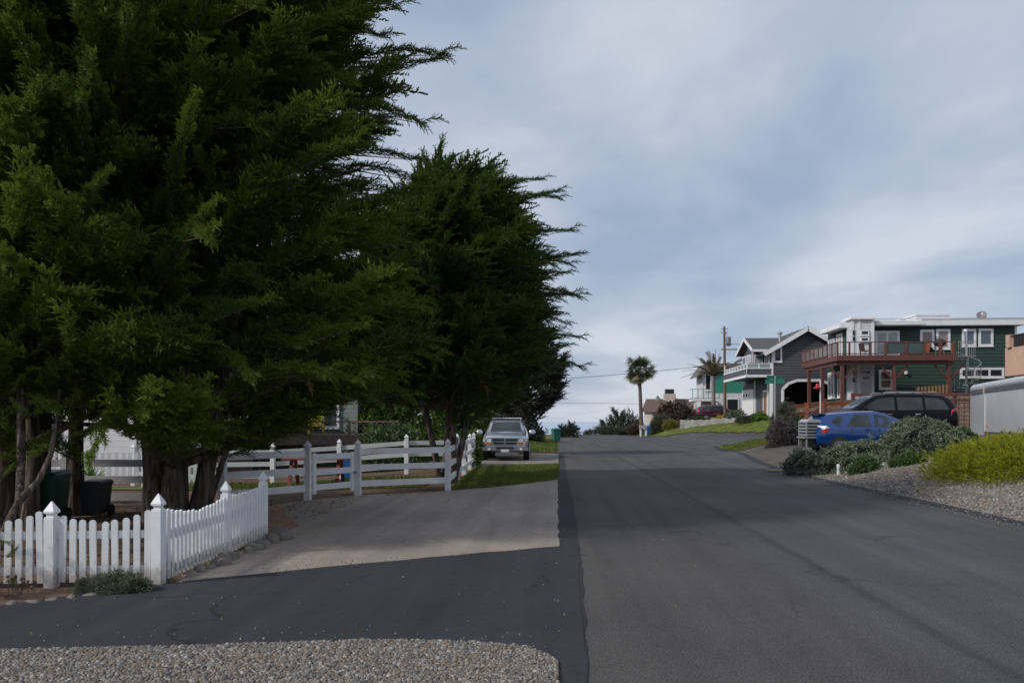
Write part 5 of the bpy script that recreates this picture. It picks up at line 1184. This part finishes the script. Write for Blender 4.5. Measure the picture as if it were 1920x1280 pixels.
# satellite dish
p = WY(1841, 600, GY+1.5); t = thing('satellite_dish', 'small grey satellite dish on the green house roof', 'dish', (p.x, p.y, fz+.12))
mb = MB(); mb.tube([(0, 0, 0), (0, 0, .45)], .03, 8); mb.build('mast', steel, t)
mb = MB(); q = Vector((-.35, -.75, .3)).normalized(); uu = q.cross(Vector((0,0,1))).normalized(); vv = uu.cross(q); cc = Vector((0, 0, .55)); n = 18
V = [cc-q*.08]; Fs = []
for k in (1, 2):
    for i in range(n): a = 2*math.pi*i/n; V.append(cc+(uu*math.cos(a)*.36+vv*math.sin(a)*.32)*k/2-q*(.08-.08*(k/2)**2))
Fs += [(0, 1+i, 1+(i+1) % n) for i in range(n)]+[(1+i, 1+n+i, 1+n+(i+1) % n, 1+(i+1) % n) for i in range(n)]
V2 = [v-q*.025 for v in V]; m0 = len(V); mb.add(V+V2, Fs+[tuple(x+m0 for x in f[::-1]) for f in Fs]+[(1+n+i, m0+1+n+i, m0+1+n+(i+1) % n, 1+n+(i+1) % n) for i in range(n)]); mb.build('reflector', mat('dish_grey', (.16, .14, .15), .5), t)
mb = MB(); mb.tube([cc-vv*.3, cc+q*.4-vv*.1], .015, 6); mb.box(cc.x+q.x*.4-.05, cc.x+q.x*.4+.05, cc.y+q.y*.4-.05, cc.y+q.y*.4+.05, cc.z+q.z*.4-.12, cc.z+q.z*.4); mb.build('feed_arm', trim, t)
# furniture on the red deck
def patio_chair(label, px_, grp, m, rz):
    p = WY(px_, 660, DY+1.2); t = thing('patio_chair', label, 'chair', (p.x, p.y, dz), rz, grp)
    mb = MB(); mb.box(-.25, .25, -.25, .25, .42, .46); mb.build('seat', m, t)
    mb = MB(); mb.beam((0, .25, .46), (0, .36, 1.02), .5, .03, (0,1,0)); mb.build('backrest', m, t)
    for x in (-.23, .23):
        for y in (-.23, .23): mb = MB(); mb.box(x-.02, x+.02, y-.02, y+.02, 0, .42); mb.build('leg', m, t)
dk = mat('dark_wicker', (.045, .042, .045), .8)
patio_chair('dark patio chair in front of the pale bay on the red deck', 1622, None, mat('red_wood_chair', (.09, .035, .03), .7), .4)
patio_chair('dark wicker chair before the french doors on the red deck', 1668, None, dk, -.4)
patio_chair('grey wicker chair right of the french doors on the red deck', 1688, None, mat('grey_wicker', (.10, .095, .10), .8), .9)
p = WY(1762, 660, DY+1.4); t = thing('barbecue_grill', 'black domed barbecue grill on the red deck near its right end', 'grill', (p.x, p.y, dz))
mb = MB(); mb.lathe((0, 0, .75), [(.12, 0), (.32, .08), (.4, .22), (.4, .27)], 16); mb.build('bowl', blackp, t, smooth=40)
mb = MB(); mb.lathe((0, 0, 1.025), [(.4, 0), (.36, .15), (.2, .27), (.04, .30)], 16); mb.build('lid', blackp, t, smooth=40)
for k in range(3): a = k*2.1; mb = MB(); mb.tube([(.2*math.cos(a), .2*math.sin(a), .8), (.35*math.cos(a), .35*math.sin(a), 0)], .02, 6); mb.build('leg', steel, t)
spiky('leafy potted plant beside the grill on the red deck', (WY(1746, 660, DY+1.0).x, DY+1.0), 70, .6, leafOlive, 7, 'plant', 'potted_plant', dz, .35)
p = WY(1739, 660, DY+.6)
# ------------------------------------------------------------------ peach house on the right edge
t = thing('house', 'peach stucco house corner with dark balcony rail at the right edge', 'house')
pe = mat('peach_stucco', (.50, .33, .25), .85, .06, 3, bump=.2)
PY = 43.0; a = WY(1884, 653, PY+9); b = WY(1884, 706, PY+9)
mb = MB(); mb.add([], []); mb.box(a.x, a.x+12, PY, PY+9, b.z, a.z); mb.build('balcony_wall', pe, t, bevel=.03)
mb = MB(); mb.box(a.x+1.2, a.x+12, PY+1.3, PY+8.9, h(a.x+4, PY+4)-1.0, b.z-.003); mb.build('wall', pe, t)
mb = MB(); q = WY(1893, 632, PY+8.4); mb.box(q.x-.14, q.x+.14, PY+8.2, PY+8.6, a.z, q.z+.15); mb.build('rail_post', pe, t)
mb = MB()
for i in range(26): y = PY+.2+i*.3; mb.box(q.x-.02, q.x+.03, y, y+.22, a.z+.05, q.z+.02)
mb.box(q.x-.06, q.x+.07, PY+.1, PY+8.2, q.z+.02, q.z+.1); mb.box(q.x+.14, q.x+6, PY+8.35, PY+8.45, a.z+.05, q.z+.1); mb.build('railing', mat('dark_rail', (.025, .02, .02), .6), t)
window(t, 'y', PY+1.3, a.x+2.2, a.x+4, b.z-1.8, b.z-.5, .1, glass)

# ------------------------------------------------------------------ terrace garden of the green house
t = thing('rail_fence', 'orange-brown rail fence with retaining boards below the red-brown deck', 'fence')
pts = [W(1472, 775, 46), W(1512, 770, 46.5), W(1541, 766, 47), W(1600, 762, 47.5)]
for k, p in enumerate(pts):
    mb = MB(); tp = W((1472, 1511, 1541, 1600)[k], (758, 755, 752, 750)[k], (46, 46.5, 47, 47.5)[k]).z; mb.box(p.x-.1, p.x+.1, p.y-.1, p.y+.1, h(p.x, p.y)-.2, tp); mb.build('post', orangewood, t)
for off in (.0, -.5):
    for k in range(3):
        A_, B_ = pts[k], pts[k+1]; z0 = W(0, (763, 760, 757, 755)[k], 46.5).z+off; z1 = W(0, (763, 760, 757, 755)[k+1], 46.5).z+off
        mb = MB(); mb.beam((A_.x+.1, A_.y, z0), (B_.x-.1, B_.y, z1), .07, .22); mb.build('rail', orangewood, t)
t = thing('rail_fence', 'red-brown boarded fence behind the black car, left of the silver trailer', 'fence')
x0, x1 = WY(1600, 760, 44).x, WY(1830, 760, 44).x
for i in range(7):
    x = x0+(x1-x0)*i/6; mb = MB(); mb.box(x-.08, x+.08, 44, 44.16, h(x, 44)-.2, WY(1700, 736, 44).z); mb.build('post', redwood, t)
for py in (740, 750):
    mb = MB(); z = WY(1700, py, 44).z; mb.box(x0, x1, 43.93, 43.99, z-.08, z+.08); mb.build('rail', redwood, t)
t = thing('garden_trellis', 'brown square lattice panel between the black car and the silver trailer', 'trellis', (WY(1808, 760, 36).x, 36.0, h(19, 36)))
mb = MB(); tw_ = .95; hh = 1.75
for i in range(9): x = -tw_+i*2*tw_/8; mb.box(x-.022, x+.022, 0, .02, 0, hh)
for i in range(9): z = .1+i*hh/9; mb.box(-tw_, tw_, -.02, -.001, z-.02, z+.02)
mb.build('lattice', mat('trellis_wood', (.11, .075, .055), .85), t)
for s in (-1, 1): mb = MB(); mb.box(s*(tw_+.06)-.05, s*(tw_+.06)+.05, -.04, .06, -.1, hh+.05); mb.build('post', redwood, t)
# steps
t = thing('garden_steps', 'red wooden steps with slanting handrail under the deck corner', 'steps', (WY(1525, 760, 50).x, 50, h(19.2, 50)))
for i in range(5): mb = MB(); mb.box(-.6+i*.28, -.3+i*.28, 0, 1.0, .3+i*.18-.05, .3+i*.18); mb.build('tread', redwood, t)
mb = MB(); mb.beam((-.7, -.05, 1.0), (.8, -.05, 2.1), .06, .14); mb.build('handrail', redwood, t)
for x, z in ((-.65, 1.05), (.75, 2.4)): mb = MB(); mb.box(x-.07, x+.07, -.12, .02, -.1, z); mb.build('newel', redwood, t)
mb = MB(); mb.beam((-.7, .02, .0), (.9, .02, 1.05), .05, .3); mb.build('stringer', redwood, t)
# bird feeder on white pole
p = W(1538, 757, 46.5); t = thing('bird_feeder', 'red bird feeder hung on a slim white pole in front of the deck', 'bird feeder', (p.x, p.y, h(p.x, p.y)))
z1 = W(1538, 712, 46.5).z-h(p.x, p.y); zf = W(1538, 726, 46.5).z-h(p.x, p.y)
mb = MB(); mb.tube([(0, 0, -.1), (0, 0, z1)], .035, 8); mb.tube([(0, 0, z1-.02), (-.15, 0, z1+.06), (-.18, 0, z1-.06)], .012, 6); mb.build('pole', white, t)
mb = MB(); mb.lathe((-.18, 0, zf-.12), [(.06, 0), (.22, .03), (.27, .1), (.10, .16), (.08, .32), (.03, .36)], 14); mb.build('feeder', mat('red_plastic', (.5, .02, .03), .3), t, smooth=40)
def garden(label, px_, py_, d, rad, n, size, m, seed, temps=CLUST, name='garden_shrub', base=None):
    p = W(px_, py_, d); return shrub(name, label, 'shrub', (p.x, p.y), rad, n, size, m, temps, seed=seed, base=h(p.x, p.y) if base is None else base)
garden('dull green shrub bed behind the orange-brown rail fence', 1500, 757, 49.5, (1.5, 1.0, 1.5), 800, .24, leafGrey, 81)
garden('yellowish groundcover shrub in front of the pale bay of the green house', 1590, 745, 50, (1.5, .8, .75), 700, .22, leafYellow, 82)
garden('wispy yellow-green shrub under the lower bay window of the green house', 1626, 735, 51, (.75, .5, 1.1), 300, .28, leafYellow, 83, NARROW)
garden('reddish shrub to the left of the garden steps', 1472, 745, 52, (1.0, .8, 2.0), 600, .26, leafRed, 84)
t = thing('garden_fence', 'small honey-brown slatted fence under the green house, above the black car', 'fence', (WY(1748, 735, 52).x, 52, h(29, 52)))
zb = WY(1748, 737, 52).z-h(29, 52); mb = MB()
for i in range(9): mb.box(-.95+i*.23, -.83+i*.23, 0, .03, zb-.5, zb+.42+.02*i)
mb.build('slats', mat('honey_wood', (.26, .15, .06), .7), t); mb = MB(); mb.box(-1.0, 1.05, .031, .08, zb+.1, zb+.2); mb.box(-1.0, 1.05, .031, .08, zb-.4, zb-.3); mb.build('rail', redwood, t)
for x in (-.95, 1.0): mb = MB(); mb.box(x-.05, x+.05, .081, .18, -.1, zb+.4); mb.build('post', redwood, t)

# ------------------------------------------------------------------ far right: houses and gardens by the palm
t = thing('house', 'white and green house with steel balcony behind the feather palm', 'house')
HYp = 86.0; a = WY(1345, 690, HYp); b = WY(1420, 790, HYp); mid = WY(1345, 737, HYp).z
lb = siding('pale_siding', (.52, .53, .52), .25); tl = mat('teal_green_siding', (.03, .22, .15), .6, .08, 3)
mb = MB(); mb.box(a.x-1.8, b.x+4, HYp, HYp+3.5, .2, mid); mb.build('wall', lb, t)
mb = MB(); mb.box(a.x-.4, b.x+4, HYp+.003, HYp+3.4, mid+.003, a.z); mb.build('upper_wall', tl, t)
mb = MB(); mb.box(a.x-1.7, a.x-.403, HYp-.0, HYp+3.4, mid+.003, a.z-.2); mb.build('stair_tower', lb, t)
mb = MB(); x0 = WY(1303, 690, HYp).x; mb.prism([(-.9, -.9), (.2, .7), (b.x+2.5-x0, .7), (b.x+2.5-x0, .35), (.9, .2)], (x0+.9, HYp-.6, a.z-.2), (1,0,0), (0,0,1), (0,1,0), 4.2); mb.build('roof', mat('grey_brown_shingle', (.13, .125, .115), .9, .2, 8, bump=.3), t)
window(t, 'y', HYp, a.x-1.4, a.x-.7, mid+.3, mid+2.4, .1, glass)
window(t, 'y', HYp, a.x+1.0, a.x+2.4, .9, mid-.6, .1, glass); window(t, 'y', HYp, a.x+3.0, a.x+4.4, .9, mid-.6, .1, glass)
mb = MB(); x0 = WY(1296, 770, HYp-1.5).x; bz = WY(1310, 748, HYp-1.5).z; mb.box(x0, a.x-.2, HYp-2.2, HYp-.003, bz-.25, bz); bl = mb.build('balcony', trim, t)
mb = MB()
for i in range(6): x = x0+.05+(a.x-.3-x0)*i/5; mb.tube([(x, HYp-2.15, bz), (x, HYp-2.15, bz+1.1)], .035, 6)
for z in (.08, 1.1): mb.tube([(x0, HYp-2.15, bz+z), (a.x-.2, HYp-2.15, bz+z)], .03, 6); mb.tube([(x0+.04, HYp-2.15, bz+z), (x0+.04, HYp, bz+z)], .03, 6)
mb.build('balcony_rail', mat('teal_steel', (.10, .22, .24), .5), bl)
for x in (x0+.3, a.x-.5): mb = MB(); mb.box(x-.09, x+.09, HYp-2.1, HYp-1.9, .0, bz-.25); mb.build('post', trim, bl)
t = thing('house', 'low cream house with brown roof and square chimney behind the fan palm', 'house')
LY = 98.0; a = WY(1222, 752, LY); b = WY(1270, 790, LY)
mb = MB(); mb.box(a.x, b.x+3, LY, LY+8, -1.5, WY(1240, 768, LY).z); mb.build('wall', mat('cream_wall', (.52, .46, .40), .8), t)
mb = MB(); mb.prism([(-.7, -.3), (2.6, 1.5), (8.7, -.2)], (a.x-.4, LY, WY(1240, 768, LY).z), (0,1,0), (0,0,1), (1,0,0), b.x-a.x+4); rf = mb.build('roof', brownroof, t)
q = WY(1256, 735, LY+1); mb = MB(); mb.box(q.x-.75, q.x+.75, LY+.8, LY+2.0, 2.6, q.z-.2); ch = mb.build('chimney', mat('cream_wall', (.52, .46, .40)), t)
mb = MB(); mb.box(q.x-.55, q.x+.55, LY+.95, LY+1.85, q.z-.197, q.z+.4); mb.build('chimney_cap', blackp, ch)
q = WY(1234, 740, LY+2); mb = MB(); mb.lathe((q.x, LY+2.4, 3.0), [(.28, 0), (.28, 1.3), (.4, 1.4), (.2, 1.9), (.1, 2.1)], 10); mb.build('vent', mat('teal_vent', (.12, .17, .16), .6), rf)
window(t, 'y', LY, a.x+1.2, a.x+2.6, 1.2, 2.5, .1, glass); window(t, 'y', LY, a.x+3.6, a.x+4.8, 1.0, 2.5, .1, glass)
# stone wall
flagM = stony('flagstone', [(.20,.195,.19),(.28,.275,.265),(.24,.23,.22),(.31,.305,.30)], 1.7, .8, .06)
t = thing('stone_wall', 'low grey stone retaining wall below the maroon car', 'wall')
for k, (pa, pb) in enumerate(((W(1276, 806, 73.5), W(1331, 805, 70)), (W(1333, 803, 69.5), W(1392, 800, 66)))):
    q = random.Random(k); mb = MB(); n = 14; Vv = []
    for i in range(n+1):       # one bent wall body, uneven top, faced with flat grey stone
        p_ = pa.lerp(pb, i/n); sd_ = math.sin(i*.8+k)*.10; zt_ = (1.78, 1.92)[k]+q.uniform(-.07, .07)
        for dy, zz in ((-.3+sd_, -.1), (-.24+sd_, zt_), (.25, zt_+.02), (.3, -.1)): Vv.append((p_.x, p_.y+dy, zz))
    mb.add(Vv, [f for i in range(n) for f in ((4*i, 4*i+4, 4*i+5, 4*i+1), (4*i+1, 4*i+5, 4*i+6, 4*i+2), (4*i+2, 4*i+6, 4*i+7, 4*i+3), (4*i+3, 4*i+7, 4*i+4, 4*i))]+[(0, 1, 2, 3), (4*n+3, 4*n+2, 4*n+1, 4*n)])
    mb.build('wall_section', flagM, t)
mb = MB(); pc = W(1300, 790, 69.5)
mb = MB(); A_ = W(1290, 790, 75)
t = thing('terrace_slab', 'pale concrete parking terrace under the maroon car', 'terrace', (loc.x*0, 0, 0))
cc = W(1344, 780, 76.5); mb = MB(); mb.box(cc.x-2.7, cc.x+3.2, cc.y-1.6, cc.y+1.6, -.2, MZ-.005); mb.build('slab', padM, t)
GS = None
garden('low clipped green hedge on the stone wall in front of the maroon car', 1318, 790, 74, (1.9, .35, .45), 500, .16, leafGreen, 90, base=1.6)
garden('rounded grey-green bush at the right end of the stone wall', 1377, 790, 68, (.95, .7, .8), 600, .18, leafGrey, 91, base=1.7)
garden('yellow flowering low plant on top of the stone wall', 1358, 790, 70.5, (.8, .5, .4), 260, .18, mat('yellow_flower', (.18, .18, .02), .6, .2, 2, island=.6, col2=(.62, .50, .03)), 92, base=1.75)
garden('bright green bush at the foot of the white garage door', 1424, 785, 62.5, (.85, .8, .7), 600, .16, leafBright, 93)
garden('small dull bush left of the bright green bush by the garage', 1402, 790, 63, (.8, .6, .45), 400, .2, leafOlive, 94)
garden('red-leaved bush with yellow tips behind the nose of the maroon car', 1385, 785, 73, (1.2, .6, 1.0), 420, .22, leafRed, 95, base=1.75)
garden('wide reddish brown bush left of the maroon car', 1268, 790, 84, (2.4, 1.6, 3.6), 1500, .34, leafRed, 96, base=.3)
garden('spiky olive plant between the green bin and the wide reddish bush', 1241, 805, 80, (1.1, .9, 2.1), 500, .4, leafOlive, 97, NARROW, base=.1)
garden('dark feathery cypress bush on the skyline left of the fan palm', 1166, 805, 98, (2.5, 2.0, 2.9), 420, 1.0, leafOlive, 98, PLUMES_LITE, base=-.1)
garden('low brownish scrub along the road crest left of the fan palm', 1150, 812, 92, (3.4, 1.5, 1.1), 600, .4, leafOlive, 99, NARROW)
garden('brown scrub clump at the foot of the fan palm', 1192, 812, 88, (.9, .8, 1.3), 400, .3, leafRed, 100, NARROW)
garden('yellow-green grass-like plant below the reddish bush', 1262, 806, 78, (.9, .7, .8), 420, .3, leafYellow, 101, NARROW)
# mailbox stand
p = W(1206, 813, 81); t = thing('mailbox', 'grey box on two white posts in front of the fan palm', 'mailbox', (p.x, p.y, h(p.x, p.y)))
for x in (-.28, .28): mb = MB(); mb.box(x-.08, x+.08, -.08, .08, -.05, .85); mb.build('post', white, t)
mb = MB(); mb.box(-.42, .42, -.2, .3, .85, 1.25); mb.build('box', grey_and_shade, t, bevel=.04)

# ------------------------------------------------------------------ world, sun, camera
SEL, SAZ = R_(36), math.atan2(-.89, -.45)
w = bpy.data.worlds.new('World'); scene.world = w; w.use_nodes = True
n, l = w.node_tree.nodes, w.node_tree.links
bg = n['Background']; bg.inputs['Strength'].default_value = .1
sky = n.new('ShaderNodeTexSky'); sky.sky_type = 'NISHITA'; sky.sun_disc = False; sky.sun_elevation = SEL; sky.sun_rotation = SAZ % (2*math.pi)
tc = n.new('ShaderNodeTexCoord'); sp = n.new('ShaderNodeSeparateXYZ'); l.new(tc.outputs['Generated'], sp.inputs[0])
def m_(op, a, b=None):
    q = n.new('ShaderNodeMath'); q.operation = op
    for i, x in enumerate((a, b)):
        if x is None: continue
        if isinstance(x, (int, float)): q.inputs[i].default_value = x
        else: l.new(x, q.inputs[i])
    return q.outputs[0]
zc = m_('ADD', m_('MAXIMUM', sp.outputs[2], 0.0), .16)
cx = n.new('ShaderNodeCombineXYZ'); l.new(m_('DIVIDE', sp.outputs[0], zc), cx.inputs[0]); l.new(m_('DIVIDE', sp.outputs[1], zc), cx.inputs[1])
mp_ = n.new('ShaderNodeMapping'); mp_.inputs['Rotation'].default_value = (0, 0, R_(28)); mp_.inputs['Scale'].default_value = (.95, .72, 1); mp_.inputs['Location'].default_value = (4.4, .6, 0)
l.new(cx.outputs[0], mp_.inputs[0])
nz = n.new('ShaderNodeTexNoise'); nz.inputs['Scale'].default_value = 1.05; nz.inputs['Detail'].default_value = 7; nz.inputs['Roughness'].default_value = .52; nz.inputs['Distortion'].default_value = .25
l.new(mp_.outputs[0], nz.inputs['Vector'])
cr = n.new('ShaderNodeValToRGB'); l.new(nz.outputs['Fac'], cr.inputs[0])
e = cr.color_ramp.elements; e[0].position = .36; e[0].color = (3.6, 4.45, 6.0, 1); e[1].position = .62; e[1].color = (6.6, 7.0, 7.8, 1)
k = e.new(.5); k.color = (5.0, 5.7, 6.9, 1)
mx = n.new('ShaderNodeMix'); mx.data_type = 'RGBA'; mx.inputs[0].default_value = .88
l.new(sky.outputs[0], mx.inputs[6]); l.new(cr.outputs[0], mx.inputs[7]); l.new(mx.outputs[2], bg.inputs['Color'])
sd = bpy.data.lights.new('sun', 'SUN'); sd.energy = 2.7; sd.angle = R_(5); sd.color = (1.0, .93, .84)
so = bpy.data.objects.new('sun', sd); COL.objects.link(so)
so.rotation_euler = Vector((.89*math.cos(SEL), .45*math.cos(SEL), -math.sin(SEL))).to_track_quat('-Z', 'Y').to_euler()
cd = bpy.data.cameras.new('camera'); co = bpy.data.objects.new('camera', cd); COL.objects.link(co)
cd.sensor_width = 36; cd.lens = 36*F/1920; cd.shift_y = (HY-640)/1920; cd.clip_end = 60000; cd.clip_start = .05
co.location = (0, 0, CAMH); co.rotation_euler = (R_(90), 0, YAW); scene.camera = co
vs = scene.view_settings; vs.view_transform = 'Standard'; vs.look = 'None'; vs.exposure = 0; vs.gamma = 1
